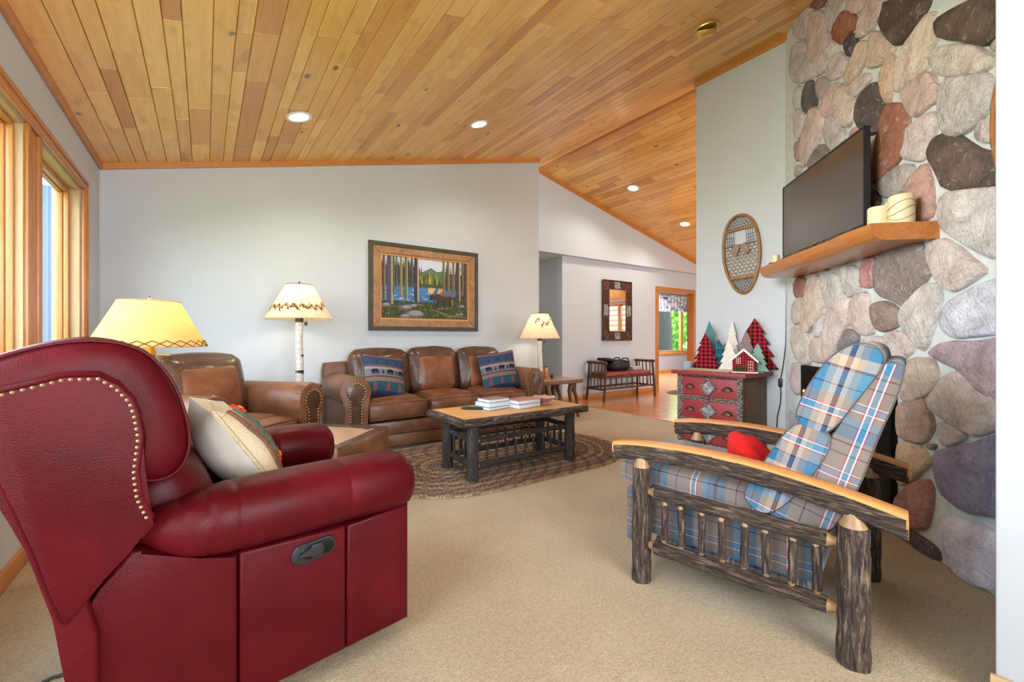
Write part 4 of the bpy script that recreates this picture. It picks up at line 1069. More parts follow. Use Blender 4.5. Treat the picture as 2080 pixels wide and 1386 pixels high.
# ------------------------------------------------------------------ red leather recliner
RZ = atan2(.156, .988)
rec = root('recliner', (.594, 1.485, 0), RZ, 'large red leather wing recliner with nailhead trim and black side lever', 'recliner')
RM = Matrix.Translation((.594, 1.485, 0)) @ Matrix.Rotation(RZ, 4, 'Z'); RI = RM.inverted()
def rpx(u, v, off):
    p = RM @ Vector((0, off, 0)); n = RM.to_3x3() @ Vector((0, 1, 0)); return RI @ at_plane(u, v, p, n)
WID = .83
fxz = lambda a, b, t: (a, t, b)
SIDE = [[(0.0, .075), (0.0, .482), (-.223, .470), (-.223, .075)], [(-.226, .075), (-.226, .470), (-.523, .486), (-.523, .075)],
        [(-.526, .075), (-.526, .486), (-.62, .494), (-.725, .563), (-.745, .566), (-.775, .535), (-.80, .497), (-.828, .445), (-.846, .40), (-.852, .34), (-.852, .075)]]
for far in (0, 1):
    t0, t1 = (0, .13) if not far else (WID - .13, WID)
    for poly in SIDE:
        bm = B(); prism(bm, poly, fxz, t0, t1, .010, 3); obj('side_panel', bm, 'red_leather', rec)
def loft(bm, secs, seg=20, ex=2.4):
    rings = []
    for x, zc_, rz_, yc, ry in secs:
        r = []
        for k in range(seg):
            a = 2 * pi * k / seg; c, s = cos(a), sin(a)
            r.append(bm.verts.new((x, yc + ry * abs(c) ** (2 / ex) * (1 if c > 0 else -1), zc_ + rz_ * abs(s) ** (2 / ex) * (1 if s > 0 else -1))))
        rings.append(r)
    for a, b in zip(rings, rings[1:]):
        for k in range(seg): bm.faces.new((a[k], a[(k + 1) % seg], b[(k + 1) % seg], b[k]))
    bm.faces.new(rings[0]); bm.faces.new(rings[-1][::-1])
for far in (0, 1):
    yc = .062 if not far else WID - .062
    S = [(.018, .562, .050, .060), (.012, .562, .074, .086), (-.006, .565, .090, .104), (-.03, .568, .097, .112), (-.12, .571, .098, .114)]
    S += [(-.212, .573, .097, .114), (-.222, .573, .0955, .1115), (-.226, .573, .0945, .1105), (-.23, .573, .0955, .1115), (-.24, .573, .097, .114)]
    S += [(-.38, .575, .096, .113), (-.51, .576, .093, .110), (-.521, .576, .0915, .108), (-.525, .576, .0905, .107), (-.529, .576, .0912, .1075), (-.54, .576, .092, .108)]
    S += [(-.585, .574, .086, .10), (-.592, .574, .0815, .0965), (-.60, .573, .0835, .097), (-.64, .572, .074, .086), (-.648, .573, .0695, .082), (-.656, .574, .071, .08), (-.69, .582, .054, .062), (-.72, .590, .034, .044), (-.745, .592, .014, .026)]
    bm = B(); loft(bm, [(x, z, rz_, yc if not far else yc, ry) for x, z, rz_, ry in S], 24); obj('armrest', bm, 'red_leather', rec, True, 60)
bm = B(); rbox(bm, (.05, WID - .2, .37), .022, 6, (.012, 0, 0), xf((.0, WID / 2, .275))); obj('front_panel', bm, 'red_leather', rec)
bm = B(); rbox(bm, (.66, WID - .245, .19), .06, 9, (0, 0, .03), xf((-.29, WID / 2, .41), (0, radians(-3), 0)), wob=.003); obj('seat_cushion', bm, 'red_leather', rec, True, 60)
bm = B(); bx(bm, (-.43, WID / 2, .20), (.80, WID - .22, .24), .01); obj('frame_box', bm, 'red_leather', rec)
bm = B(); rbox(bm, (.19, WID - .20, .30), .08, 9, (.035, 0, .02), xf((-.655, WID / 2, .585), (0, radians(-22), 0)), wob=.004, seed=6); obj('lumbar_cushion', bm, 'red_leather', rec, True, 60)
bm = B(); ring_tube(bm, [(-.655 + a * .07 + .06, .155, .59 + b * .12) for a, b in ((-1, -1), (.5, -1), (1, 0), (.5, 1), (-1, 1))], .006); bm.clear(); bm.free()
WING = [(-1.04, .905), (-1.015, .948), (-.95, .972), (-.907, .984), (-.857, .998), (-.80, .996), (-.765, .970), (-.738, .93), (-.727, .89), (-.72, .835), (-.728, .754), (-.722, .694)]
WING += [(q.x, q.z) for q in (rpx(u, v, -.022) for u, v in ((320, 1064), (291, 1097), (256, 1123), (210, 1180), (150, 1258), (137, 1270), (128, 1274), (121, 1266), (102, 1210), (68, 1121), (26, 1011)))]
for far in (0, 1):
    t0, t1 = (-.022, .055) if not far else (WID - .055, WID + .022)
    bm = B(); prism(bm, WING, fxz, t0, t1, .014, 3); w = obj('wing', bm, 'red_leather', rec)
    edge = [(-1.0, .940), (-.95, .957), (-.905, .969), (-.858, .983), (-.803, .981), (-.775, .958), (-.750, .922), (-.741, .885), (-.735, .835), (-.743, .754), (-.737, .694), (-.716, .634)]
    bm = B(); nailheads(bm, [(p[0], t0 if not far else t1, p[1]) for p in along(edge, .0145)], (0, -1 if not far else 1, 0), .0041); o = obj('nailhead_trim', bm, 'antique_brass', w); o['kind'] = 'stuff'
    bm = B(); yy = t0 + .002 if not far else t1 - .002
    tube(bm, [(p[0], yy, p[1]) for p in ((-1.012, .925), (-.952, .79), (-.905, .62), (-.862, .46))], .0035, 6); obj('seam', bm, 'red_leather', w)
    bm = B(); tube(bm, [(p[0], yy, p[1]) for p in [(x + .008 * (1 if x > -.8 else .3), z + .008) for x, z in edge]], .0045, 6); obj('welt', bm, 'red_leather', w)
_r = [rpx(u, v, -.016) for u, v in ((0, 1000), (52, 1121), (107, 1262), (131, 1386))]
REAR = [(-1.06, .93)] + [(q.x, q.z) for q in _r] + [(-.855, .09), (-.80, .09), (-.80, .40), (-.84, .60), (-.89, .78), (-.96, .92)]
bm = B(); prism(bm, REAR, fxz, -.016, WID + .016, .012, 3); obj('back_shell', bm, 'red_leather', rec)
HEAD = chaikin([(-1.02, .90), (-1.055, .97), (-1.0, 1.022), (-.925, 1.055), (-.846, 1.075), (-.77, 1.072), (-.705, 1.042), (-.652, .962), (-.622, .855), (-.616, .775), (-.638, .715), (-.69, .695), (-.76, .73), (-.86, .82)], 2)
_, hc = area_c(HEAD)
bm = B(); ys = [(.036, .62), (.040, .76), (.050, .88), (.066, .955), (.09, .99)] + [(.09 + (WID - .18) * k / 44, 1.0) for k in range(1, 44)] + [(WID - .09, .99), (WID - .066, .955), (WID - .05, .88), (WID - .04, .76), (WID - .036, .62)]
rings = []
for y, k in ys:
    r = []
    for x, z in HEAD:
        q = Vector((hc[0] + (x - hc[0]) * k, y, hc[1] + (z - hc[1]) * k))
        for yc, wd, dp in ((.25, .016, .016), (.31, .013, .026), (.37, .018, .018), (.43, .013, .028), (.50, .016, .020), (.56, .013, .024), (.62, .016, .014)):
            m = max(0, min(1, (z - .95) / .1)) * max(0, 1 - abs((x + .80) / .20)) * dp * math.exp(-((y - yc - (x + .8) * (yc - .42) * 2.0) / wd) ** 2)
            q -= Vector(((x - hc[0]), 0, z - hc[1])).normalized() * m
        q += noise.noise_vector(Vector((q.x * 6, q.y * 5, q.z * 6))) * .006
        r.append(bm.verts.new(q))
    rings.append(r)
for a, b in zip(rings, rings[1:]):
    for k in range(len(HEAD)): bm.faces.new((a[k], a[(k + 1) % len(HEAD)], b[(k + 1) % len(HEAD)], b[k]))
bm.faces.new(rings[0]); bm.faces.new(rings[-1][::-1])
hd = obj('head_cushion', bm, 'red_leather', rec, True, 60)
for yy in (.060, WID - .06):
    bm = B(); ring_tube(bm, [(hc[0] + (x - hc[0]) * .957, yy, hc[1] + (z - hc[1]) * .957) for x, z in HEAD], .004, 6); obj('piping', bm, 'red_leather', hd)
# recessed side lever
hx, hz = -.327, .428
cap = lambda L, r, n=9: [(L / 2 + r * cos(a), r * sin(a)) for a in [-pi / 2 + pi * i / n for i in range(n + 1)]] + [(-L / 2 + r * cos(a), r * sin(a)) for a in [pi / 2 + pi * i / n for i in range(n + 1)]]
tilt = lambda a, b, t: (hx + a * cos(.06) - b * sin(.06), t, hz + a * sin(.06) + b * cos(.06))
bm = B(); prism(bm, cap(.072, .030), tilt, -.006, .02, .003); lv = obj('lever_plate', bm, 'black_plastic', rec)
bm = B(); prism(bm, cap(.05, .021), lambda a, b, t: tilt(a + .012, b, t), -.0075, .0, .001); obj('lever_recess', bm, 'black_metal', lv)
bm = B(); prism(bm, [(-.045, -.007), (-.01, -.007), (-.01, -.02), (.022, -.02), (.03, 0), (.022, .02), (-.01, .02), (-.01, .007), (-.045, .007)], tilt, -.012, -.004, .003); obj('lever', bm, 'black_plastic', lv)
bm = B(); lathe(bm, [(.30, 0), (.31, .012), (.30, .03), (.10, .045), (.10, .09)], 32, (-.43, WID / 2, 0)); obj('swivel_base', bm, 'black_metal', rec)

# hooked-wool pillow on the recliner
pt, pb = rpx(424, 836, .25), rpx(566, 1004, .25)
ed = (pb - pt); Ln = ed.length; ed.normalize(); side = Vector((-.06, 1, .13)); side = (side - ed * side.dot(ed)).normalized(); nr = ed.cross(side)
if nr.x < 0: nr = -nr
Lp = max(.40, min(.50, Ln)); ctr = pt + ed * (Lp / 2) + side * (.21)
def pplace(q): return RM @ (ctr - ed * q.z + side * q.x - nr * q.y)
hp = root('hooked_pillow', (0, 0, 0), 0, 'white pillow with hooked wool branch and flower front leaning on the red recliner', 'pillow')
hf = pillow_surface(.44, Lp, .20, .05)
bm = B(); pillow_half(bm, hf, 1, 16, None, pplace); obj('back_cover', bm, 'white_cotton', hp, True, 80)
bm = B(); pillow_half(bm, hf, -1, 22, None, pplace); fr = obj('front_cover', bm, 'cream_wool', hp, True, 80)
def wool(name, mat, shapes, lift=.006):
    bm = B()
    for sh in shapes:
        sh = [(-.97 + (a + .97) * .56, b) for a, b in sh]
        for q in strip_polys(sh, 9):
            vs = [bm.verts.new(pplace(hf(max(-.98, min(.98, a)), max(-.98, min(.98, b)), -1, lift))) for a, b in q]
            vb = [bm.verts.new(pplace(hf(max(-.98, min(.98, a)), max(-.98, min(.98, b)), -1, .0))) for a, b in q]
            bm.faces.new(vs)
            for i in range(4): bm.faces.new((vs[i], vs[(i + 1) % 4], vb[(i + 1) % 4], vb[i]))
    obj(name, bm, mat, fr, False)
def band(pts, w):
    out = []
    for a, b in zip(pts, pts[1:]):
        d = Vector((b[0] - a[0], b[1] - a[1])).normalized() * w; n = Vector((-d.y, d.x)); out.append([(a[0] + n.x, a[1] + n.y), (b[0] + n.x, b[1] + n.y), (b[0] - n.x, b[1] - n.y), (a[0] - n.x, a[1] - n.y)])
    return out
def leafy(cx, cy, L, w, ang):
    return [(cx + (x * cos(ang) - y * sin(ang)), cy + (x * sin(ang) + y * cos(ang))) for x, y in ((-L, 0), (-L * .4, w), (L * .3, w * .9), (L, 0), (L * .3, -w * .9), (-L * .4, -w))]
wool('border', 'beige_wool', [[(-.97, -.97), (-.72, -.95), (-.74, 0), (-.72, .95), (-.97, .97)], [(-.9, .95), (.9, .95), (.9, .82), (-.9, .82)]], .008)
wool('branch', 'brown_wool', band([(-.52, .8), (-.60, .4), (-.48, .0), (-.55, -.4), (-.45, -.9)], .07) + band([(-.48, 0.0), (-.28, .5)], .05) + band([(-.52, -.3), (-.3, -.75)], .05), .009)
wool('leaf', 'green_wool', [leafy(-.1, .55, .2, .09, 1.2), leafy(-.06, .2, .22, .1, 1.9), leafy(-.12, -.2, .25, .12, 1.5), leafy(.1, -.75, .22, .12, 1.4), leafy(.35, .3, .2, .1, .6), leafy(.45, -.3, .22, .1, 2.2)], .010)
wool('flower', 'red_wool', [leafy(-.02, -.48, .15, .08, k * pi / 3) for k in range(3)], .013)
wool('flower', 'red_wool', [leafy(.4, .62, .15, .08, k * pi / 3) for k in range(3)], .013)
wool('flower_centre', 'yellow_wool', [leafy(-.02, -.48, .05, .05, 0)], .017)
wool('flower_centre', 'yellow_wool', [leafy(.4, .62, .05, .05, 0)], .017)
pc = root('power_cord', (0, 0, 0), 0, 'thin black cord on the carpet behind the red recliner', 'cord')
bm = B(); a, b = at_z(78, 1392, .006), at_z(128, 1371, .006); tube(bm, [a + (a - b) * .8, a, (a + b) / 2 + Vector((0, .01, 0)), b, b + (b - a) * 1.2], .005, 8); obj('cable', bm, 'black_cord', pc)

# ------------------------------------------------------------------ braided rug and log coffee table
rug = root('braided_rug', (2.17, 3.28, 0), 0, 'oval braided rug in brown and grey rows under the coffee table', 'rug')
RG = [(150, 122, 98), (186, 164, 134), (136, 114, 100), (170, 156, 146), (152, 122, 112), (190, 168, 136), (132, 124, 124), (166, 138, 106), (180, 154, 120), (146, 134, 134), (156, 118, 112), (182, 166, 146)]
bm = B(); cl = bm.loops.layers.float_color.new('Col'); core = .51; R = .745; nr_ = 26
def oval(r, k, n=96):
    per = 4 * core + 2 * pi * r; s = per * k / n
    if s < 2 * core: return (-core + s, -r)
    s -= 2 * core
    if s < pi * r: return (core + r * sin(s / r), -r * cos(s / r))
    s -= pi * r
    if s < 2 * core: return (core - s, r)
    s -= 2 * core
    return (-core - r * sin(s / r), r * cos(s / r))
NS = 220
for i in range(nr_):
    r0 = R * (i + .5) / nr_; hw = R / nr_ / 2 * .98; c = C(*RG[(i * 5 + i // 3) % len(RG)]); rows = []
    for dr_, z in ((-hw, .002), (-hw * .55, .011), (0, .0135), (hw * .55, .011), (hw, .002)):
        rows.append([bm.verts.new((*oval(max(.003, r0 + dr_), k, NS), z + (.0022 * sin(k * 2.1 + i) if z > .005 else 0))) for k in range(NS)])
    for a, b in zip(rows, rows[1:]):
        for k in range(NS):
            fc = bm.faces.new((a[k], a[(k + 1) % NS], b[(k + 1) % NS], b[k])); d = .62 if (k // 2 + i) % 3 == 0 else 1.0
            for lp in fc.loops: lp[cl] = (c[0] * d, c[1] * d, c[2] * d, 1)
obj('braid', bm, 'braid', rug, True, 80)

def log(name, parent, a, b, r0, r1=None, mat='bark', seg=12, n=9, bumpy=.12, tenon=0.0, bend=0.0, flat=1.0):
    """a barked pole from a to b, with peeled tenons at both ends when asked"""
    a, b = Vector(a), Vector(b); r1 = r1 or r0; d = (b - a).normalized(); L = (b - a).length
    o = bpy.data.objects.new('t', None)
    q = d.to_track_quat('Z', 'Y'); bm = B(); u = Vector((1, 0, 0))
    sd = hash((round(a.x, 3), round(a.y, 3), round(b.z, 3))) % 97
    pts = [Vector((bend * sin(pi * i / n) + .004 * noise.noise(Vector((i * .7, sd, 0))), .004 * noise.noise(Vector((i * .7, sd, 5))), tenon + (L - 2 * tenon) * i / n)) for i in range(n + 1)]
    rad = [r0 + (r1 - r0) * i / n for i in range(n + 1)]
    bpy.data.objects.remove(o)
    pts = [pts[0]] + pts + [pts[-1]]; pts[0] = pts[0] - Vector((0, 0, .001)); pts[-1] = pts[-1] + Vector((0, 0, .001)); rad = [rad[0] * .9] + rad + [rad[-1] * .9]
    tube(bm, pts, rad, seg, True, bumpy, flat, sd)
    ob = obj(name, bm, mat, parent, True, 50); ob.rotation_mode = 'QUATERNION'; ob.rotation_quaternion = q; ob.location = a
    if tenon:
        for s0, s1, r in ((0, tenon + .004, r0), (L - tenon - .004, L, r1)):
            bx_, lo = bend * 0, r * .98
            pr = [(r * .55, s0), (r * .62, s0 + (s1 - s0) * .4), (r * .96, s1 - .002), (r * .9, s1)] if s0 == 0 else [(r * .9, s0), (r * .96, s0 + .002), (r * .62, s0 + (s1 - s0) * .6), (r * .55, s1)]
            bm = B(); lathe(bm, pr, 10); obj('tenon', bm, 'peeled_wood', ob)
    return ob
ct = root('coffee_table', (2.11, 3.02, 0), 0, 'rustic coffee table with bark-on log legs and plank top on the braided rug', 'table')
TX, TY, TZ = .605, .285, .485
for k in range(5):
    bm = B(); w = 2 * TY / 5; bx(bm, (0, -TY + w * (k + .5), TZ - .018), (2 * TX - .02, w - .0025, .036), .003); obj('top_board', bm, 'table_top_wood', ct)
def edge_log(a, b):
    a, b = Vector(a), Vector(b); L = (b - a).length; ang = atan2(b.y - a.y, b.x - a.x); bm = B(); n = 24; rings = []
    for i in range(n + 1):
        x = -L / 2 + L * i / n; r = []
        for q in range(9):
            t = radians(80 - q * 20.0 * 1.0); rr = .030 * (1 + .16 * noise.noise(Vector((x * 12 + L, q * .7, 3))))
            r.append(bm.verts.new((x, -rr * cos(t) * .95, .012 + rr * sin(t) - .02)))
        r.append(bm.verts.new((x, .012, -.038))); r.append(bm.verts.new((x, .012, .0225)))
        rings.append(r)
    m = len(rings[0])
    for p, q in zip(rings, rings[1:]):
        for k in range(m): bm.faces.new((p[k], p[(k + 1) % m], q[(k + 1) % m], q[k]))
    bm.faces.new(rings[0]); bm.faces.new(rings[-1][::-1])
    move(bm, lambda p: Vector((p.z, p.y, -p.x)))   # lay along local z so that the bark runs with it
    o = obj('bark_edge', bm, 'bark', ct, True, 60); o.matrix_local = Matrix.Translation((a + b) / 2) @ Matrix.Rotation(ang, 4, 'Z') @ Matrix.Rotation(radians(-90), 4, 'Y')
for a, b in (((-TX, -TY, TZ - .022), (TX, -TY, TZ - .022)), ((TX, -TY, TZ - .022), (TX, TY, TZ - .022)), ((TX, TY, TZ - .022), (-TX, TY, TZ - .022)), ((-TX, TY, TZ - .022), (-TX, -TY, TZ - .022))): edge_log(a, b)
LX, LY = .485, .205
for sx in (-1, 1):
    for sy in (-1, 1): log('leg', ct, (sx * LX, sy * LY, .012), (sx * LX, sy * LY, TZ - .04), .046, .043, 'dark_bark', 14, 10, .12)
for sy in (-1, 1):
    for z, r in ((.115, .023), (.30, .022)): log('rail', ct, (-LX + .03, sy * LY, z), (LX - .03, sy * LY, z + .005), r, None, 'dark_bark', 10, 10, .18, .02, .012 * (1 if z > .2 else 0))
    for k in range(9):
        x = -.36 + .09 * k; log('spindle', ct, (x, sy * LY, .125), (x + .006 * (-1) ** k, sy * LY, .292), .0105, .009, 'dark_bark', 8, 4, .2, .016)
for sx in (-1, 1):
    for z, r in ((.125, .023), (.31, .022)): log('rail', ct, (sx * LX, -LY + .03, z), (sx * LX, LY - .03, z + .004), r, None, 'dark_bark', 10, 6, .18, .02)
    for k in range(3):
        y = -.09 + .09 * k; log('spindle', ct, (sx * LX, y, .135), (sx * LX, y, .30), .0115, .010, 'dark_bark', 8, 4, .2, .016)

def book(loc, s, rz, cover, label, spine=None):
    t = root('book', loc, rz, label, 'book', 'books on the coffee table')
    bm = B(); bx(bm, (0, 0, s[2] / 2), (s[0] - .006, s[1] - .006, s[2] - .006), .001); obj('pages', bm, 'book_paper', t)
    m = 'cover_%d_%d_%d' % cover
    if m not in MT: simple(m, cover, .35, var=.12, scale=14)
    bm = B(); bx(bm, (0, 0, .0015), (s[0], s[1], .003), .001); bx(bm, (0, 0, s[2] - .0015), (s[0], s[1], .003), .001); bx(bm, (0, s[1] / 2 - .001, s[2] / 2), (s[0], .003, s[2]), .001); obj('cover', bm, MT[m], t)
pa = at_z(1001, 829, TZ); pb_ = at_z(1058, 826, TZ); z = TZ + .001
for i, (h, cvr, lab, dx, rz) in enumerate(((.022, (74, 132, 168), 'large blue-edged book at the bottom of the stack by the remote', 0, 12), (.034, (196, 206, 214), 'pale thick book in the middle of the stack by the remote', .0, 8), (.026, (150, 122, 112), 'brown-covered book topmost of the stack by the remote', .005, 5))):
    book((pa.x + dx, pa.y, z), (.25 - .02 * i, .19 - .012 * i, h), radians(rz), cvr, lab); z += h + .0006
z = TZ + .001
for i, (h, cvr, lab, rz) in enumerate(((.034, (150, 170, 200), 'pale blue book lower in the stack near the glass bowl', 6), (.032, (176, 120, 100), 'orange and brown covered book on top of the stack near the glass bowl', 3))):
    book((pb_.x + .01, pb_.y - .01, z), (.25, .19, h), radians(rz), cvr, lab); z += h + .0006
pr_ = at_z(961, 832, TZ); rm = root('remote_control', (pr_.x, pr_.y, TZ + .0005), radians(-38), 'slim black remote control beside the books on the coffee table', 'remote')
bm = B(); rbox(bm, (.19, .042, .02), .009, 5, f=xf((0, 0, .0105))); rc_ = obj('body', bm, 'black_plastic', rm)
bm = B()
for i in range(6):
    for j in (-1, 0, 1): lathe(bm, [(.0035, .0195), (.003, .0225), (0, .0225)], 6, (-.07 + i * .022, j * .011, 0))
o = obj('buttons', bm, 'table_dark', rm); o['kind'] = 'stuff'
pw_ = at_z(1104, 821, TZ); bw = root('glass_bowl', (pw_.x, pw_.y, TZ), 0, 'scalloped pink and amber glass bowl on the coffee table', 'bowl')
bm = B(); n = 32; rings = []
for r, zz, wv in ((.045, .0, 0), (.05, .004, 0), (.034, .016, 0), (.055, .028, .03), (.09, .046, .10), (.115, .064, .14), (.109, .064, .14), (.085, .05, .1), (.05, .034, .03), (.0, .028, 0)):
    rings.append([bm.verts.new((r * (1 + wv * .5 * cos(8 * a)) * cos(a), r * (1 + wv * .5 * cos(8 * a)) * sin(a), zz + .03 * wv * cos(8 * a))) for a in [2 * pi * k / n for k in range(n)]])
for a, b in zip(rings, rings[1:]):
    for k in range(n): bm.faces.new((a[k], a[(k + 1) % n], b[(k + 1) % n], b[k]))
bm.faces.new(rings[0][::-1]); bmesh.ops.remove_doubles(bm, verts=rings[-1], dist=1e-5)
obj('dish', bm, 'cut_glass', bw, True, 60)
# ------------------------------------------------------------------ plaid log recliner chair
PZ = atan2(.976, -.217)
ch = root('plaid_armchair', (1.747, .529, 0), PZ, 'log-frame armchair with blue and grey plaid cushions and sloping flat arms', 'armchair')
CM = Matrix.Translation((1.747, .529, 0)) @ Matrix.Rotation(PZ, 4, 'Z'); CI = CM.inverted()
def chpx(u, v, off):
    p = CM @ Vector((0, -off, 0)); n = CM.to_3x3() @ Vector((0, 1, 0)); q = CI @ at_plane(u, v, p, n); return (q.x, q.z)
for y in (0.0, -.70):
    log('leg', ch, (.742, y, 0), (.742, y, .50), .043, .040, 'bark', 16, 14, .14)
    log('leg', ch, (0, y, 0), (0, y, .452), .047, .044, 'bark', 16, 14, .14)
    for x, z, r in ((.742, .505, .036), (0.0, .457, .039)):
        bm = B(); lathe(bm, [(r * 1.02, -.02), (r, .0), (r * .72, .02), (r * .62, .05)], 14); o = obj('tenon', bm, 'peeled_wood', ch); o.location = (x, y, z)
    log('rail', ch, (.742 - .035, y, .400), (.04, y, .388), .029, .028, 'bark', 14, 14, .16, .030, .004)
    log('rail', ch, (.742 - .035, y, .168), (.04, y, .165), .031, .029, 'bark', 14, 14, .16, .030, -.006)
    for k, x in enumerate((.639, .565, .486, .405, .328, .252, .173, .097)):
        log('spindle', ch, (x, y, .185), (x - .004 * (-1) ** k, y, .378), .0155, .0145, 'bark', 10, 6, .16, .02, .004 * (-1) ** k)
    # half-log arm, bowed, flat side up
    bm = B(); bt_ = B(); rings = []; tops = []; n = 26
    for i in range(n + 1):
        s = i / n; x = .865 - 1.0 * s; zt = .598 + .075 * s * (1 - s) * 2.2 - .068 * s ** 1.5; hw = .040 - .004 * s
        rr = []
        for q in range(11):
            a = radians(180 + 18 * q); k = 1 + .10 * noise.noise(Vector((x * 9, q * .8, y * 7)))
            rr.append(bm.verts.new((x, y + hw * cos(a) * k, zt - .012 + .072 * sin(a) * k)))
        rings.append(rr)
        tops.append([bt_.verts.new((x, y + p, z)) for p, z in ((-hw * .98, zt - .014), (hw * .98, zt - .014), (hw * .96, zt - .003), (hw * .85, zt), (-hw * .85, zt), (-hw * .96, zt - .003))])
    for a, b in zip(rings, rings[1:]):
        for k in range(10): bm.faces.new((a[k], a[k + 1], b[k + 1], b[k]))
    for a, b in zip(tops, tops[1:]):
        for k in range(6): bt_.faces.new((a[k], a[(k + 1) % 6], b[(k + 1) % 6], b[k]))
    bt_.faces.new(tops[0]); bt_.faces.new(tops[-1][::-1])
    # bark runs with the arm: put its long axis on local z
    move(bm, lambda p: Vector((-p.z, p.y, p.x)))
    am = obj('armrest', bm, 'bark', ch, True, 60); am.matrix_local = Matrix.Rotation(radians(90), 4, 'Y')
    tp = obj('arm_top', bt_, 'arm_wood', am, True, 40); tp.matrix_parent_inverse = Matrix.Rotation(radians(90), 4, 'Y').inverted()
    bm = B()
    for rr, sg in ((rings, 0),): pass
    for s, dx in ((0, .0015), (1, -.0015)):
        x = .865 - 1.0 * s + dx; zt = .598 - .068 * s; hw = .040 - .004 * s
        vs = [bm.verts.new((x, y + hw * cos(radians(180 + 18 * q)), zt - .012 + .070 * sin(radians(180 + 18 * q)))) for q in range(11)]; bm.faces.new(vs)
        vb = [bm.verts.new(v.co - Vector((dx * 4, 0, 0))) for v in vs]; bm.faces.new(vb[::-1])
        for k in range(11): bm.faces.new((vs[k], vs[(k + 1) % 11], vb[(k + 1) % 11], vb[k]))
    ec = obj('arm_end_grain', bm, 'arm_wood', am, False); ec.matrix_parent_inverse = Matrix.Rotation(radians(90), 4, 'Y').inverted()
for z in (.14, ):
    log('stretcher', ch, (0, -.03, .30), (0, -.67, .30), .028, .027, 'bark', 12, 8, .16, .03)
    log('stretcher', ch, (0, -.03, .13), (0, -.67, .13), .028, .027, 'bark', 12, 8, .16, .03)
# upholstery: seat, skirt, backrest slab, lumbar and head pillows
bm = B(); rbox(bm, (.66, .575, .125), .055, 9, (.0, .0, .012), xf((.572, -.35, .435), (0, radians(-2.5), 0))); sc = obj('seat_cushion', bm, 'plaid_wool', ch, True, 60)
bm = B(); rbox(bm, (.72, .55, .20), .025, 6, (0, 0, 0), xf((.46, -.35, .275))); obj('seat_base', bm, 'plaid_wool', ch, True, 60)
bm = B(); rbox(bm, (.05, .55, .26), .022, 6, (0, 0, 0), xf((.838, -.35, .245))); obj('footrest_panel', bm, 'plaid_wool', ch, True, 60)
bm = B(); rbox(bm, (.58, .53, .09), .02, 6, f=xf((.43, -.35, .135))); obj('footrest_pad', bm, 'plaid_wool', ch, True, 60)
bm = B(); bx(bm, (.34, -.35, .20), (.30, .40, .10), .01); obj('mechanism', bm, 'black_metal', ch)
def side_poly(px, off): return [chpx(u, v, off) for u, v in px]
def upholstered(name, px, off, y0, y1, mat, bev, sub=1, uvrot=0.0, puff=0.0, uo=(0, 0)):
    p = side_poly(px, off); _, c = area_c(p); p = [(c[0] + (a - c[0]) * 1.055, c[1] + (b - c[1]) * 1.045) for a, b in p]; p = chaikin(p, sub); bm = B(); rings = []
    prof = [(y0, 1 - bev * 1.5), (y0 + (-.006 if puff else 0) + .004, 1 - bev * .9), (y0 + .012, 1 - bev * .35), (y0 + .028, 1.0)]
    prof = prof + [(y0 + (y1 - y0) * k / 6, 1.0) for k in (1, 2, 3, 4, 5)] + [(y0 + y1 - y, k) for y, k in prof[::-1]]
    for y, k in prof: rings.append([bm.verts.new((c[0] + (a - c[0]) * k, -y, c[1] + (b - c[1]) * k)) for a, b in p])
    for a, b in zip(rings, rings[1:]):
        for k in range(len(p)): bm.faces.new((a[k], a[(k + 1) % len(p)], b[(k + 1) % len(p)], b[k]))
    for rg, s in ((rings[0], 1), (rings[-1], -1)):
        cv = bm.verts.new((c[0], rg[0].co.y + s * puff, c[1]))
        for k in range(len(p)): bm.faces.new((rg[k], rg[(k + 1) % len(p)], cv))
    o = obj(name, bm, mat, ch, True, 60)
    ca, sa = cos(uvrot), sin(uvrot); me = o.data; me.uv_layers.new(name='UVMap'); ud = me.uv_layers.active.data
    for f in me.polygons:
        flat = abs(f.normal.y) > .6
        for li in f.loop_indices:
            q = me.vertices[me.loops[li].vertex_index].co; a, b = q.x - c[0], q.z - c[1]
            U, V = a * ca + b * sa, -a * sa + b * ca
            ud[li].uv = (U + uo[0], V + uo[1]) if flat else (q.y * 1.0, V + uo[1])
    bm = B(); kk = 1 - bev * .45
    for yy in (y0 + .010, y1 - .010): ring_tube(bm, [(c[0] + (a - c[0]) * kk, -yy, c[1] + (b - c[1]) * kk) for a, b in p], .0038, 5)
    q = obj('piping', bm, 'taupe_piping', o); q['kind'] = 'stuff'
    return o
simple('taupe_piping', (96, 86, 84), 0.9, var=.2)
AXIS = radians(17)
upholstered('back_slab', [(1772, 752), (1800, 741), (1829, 746), (1831, 764), (1812, 822), (1782, 884), (1742, 992), (1697, 1066), (1678, 1078), (1625, 1060), (1560, 1046), (1585, 1012), (1640, 962), (1690, 890), (1738, 815)], .06, .055, .645, 'plaid_wool', .03, 1, AXIS, .006)
upholstered('head_pillow', [(1616, 853), (1628, 812), (1660, 758), (1698, 717), (1735, 699), (1770, 702), (1790, 718), (1794, 742), (1766, 780), (1738, 815), (1706, 856), (1680, 880), (1650, 872)], .05, .045, .655, 'pillow_plaid', .05, 2, AXIS, .012, (.115, .02))
upholstered('lumbar_pillow', [(1612, 857), (1650, 870), (1684, 886), (1684, 912), (1650, 965), (1610, 1012), (1572, 1040), (1545, 1042), (1512, 1012), (1520, 985), (1560, 930)], .05, .045, .655, 'pillow_plaid', .05, 2, AXIS, .012, (.115, .12))
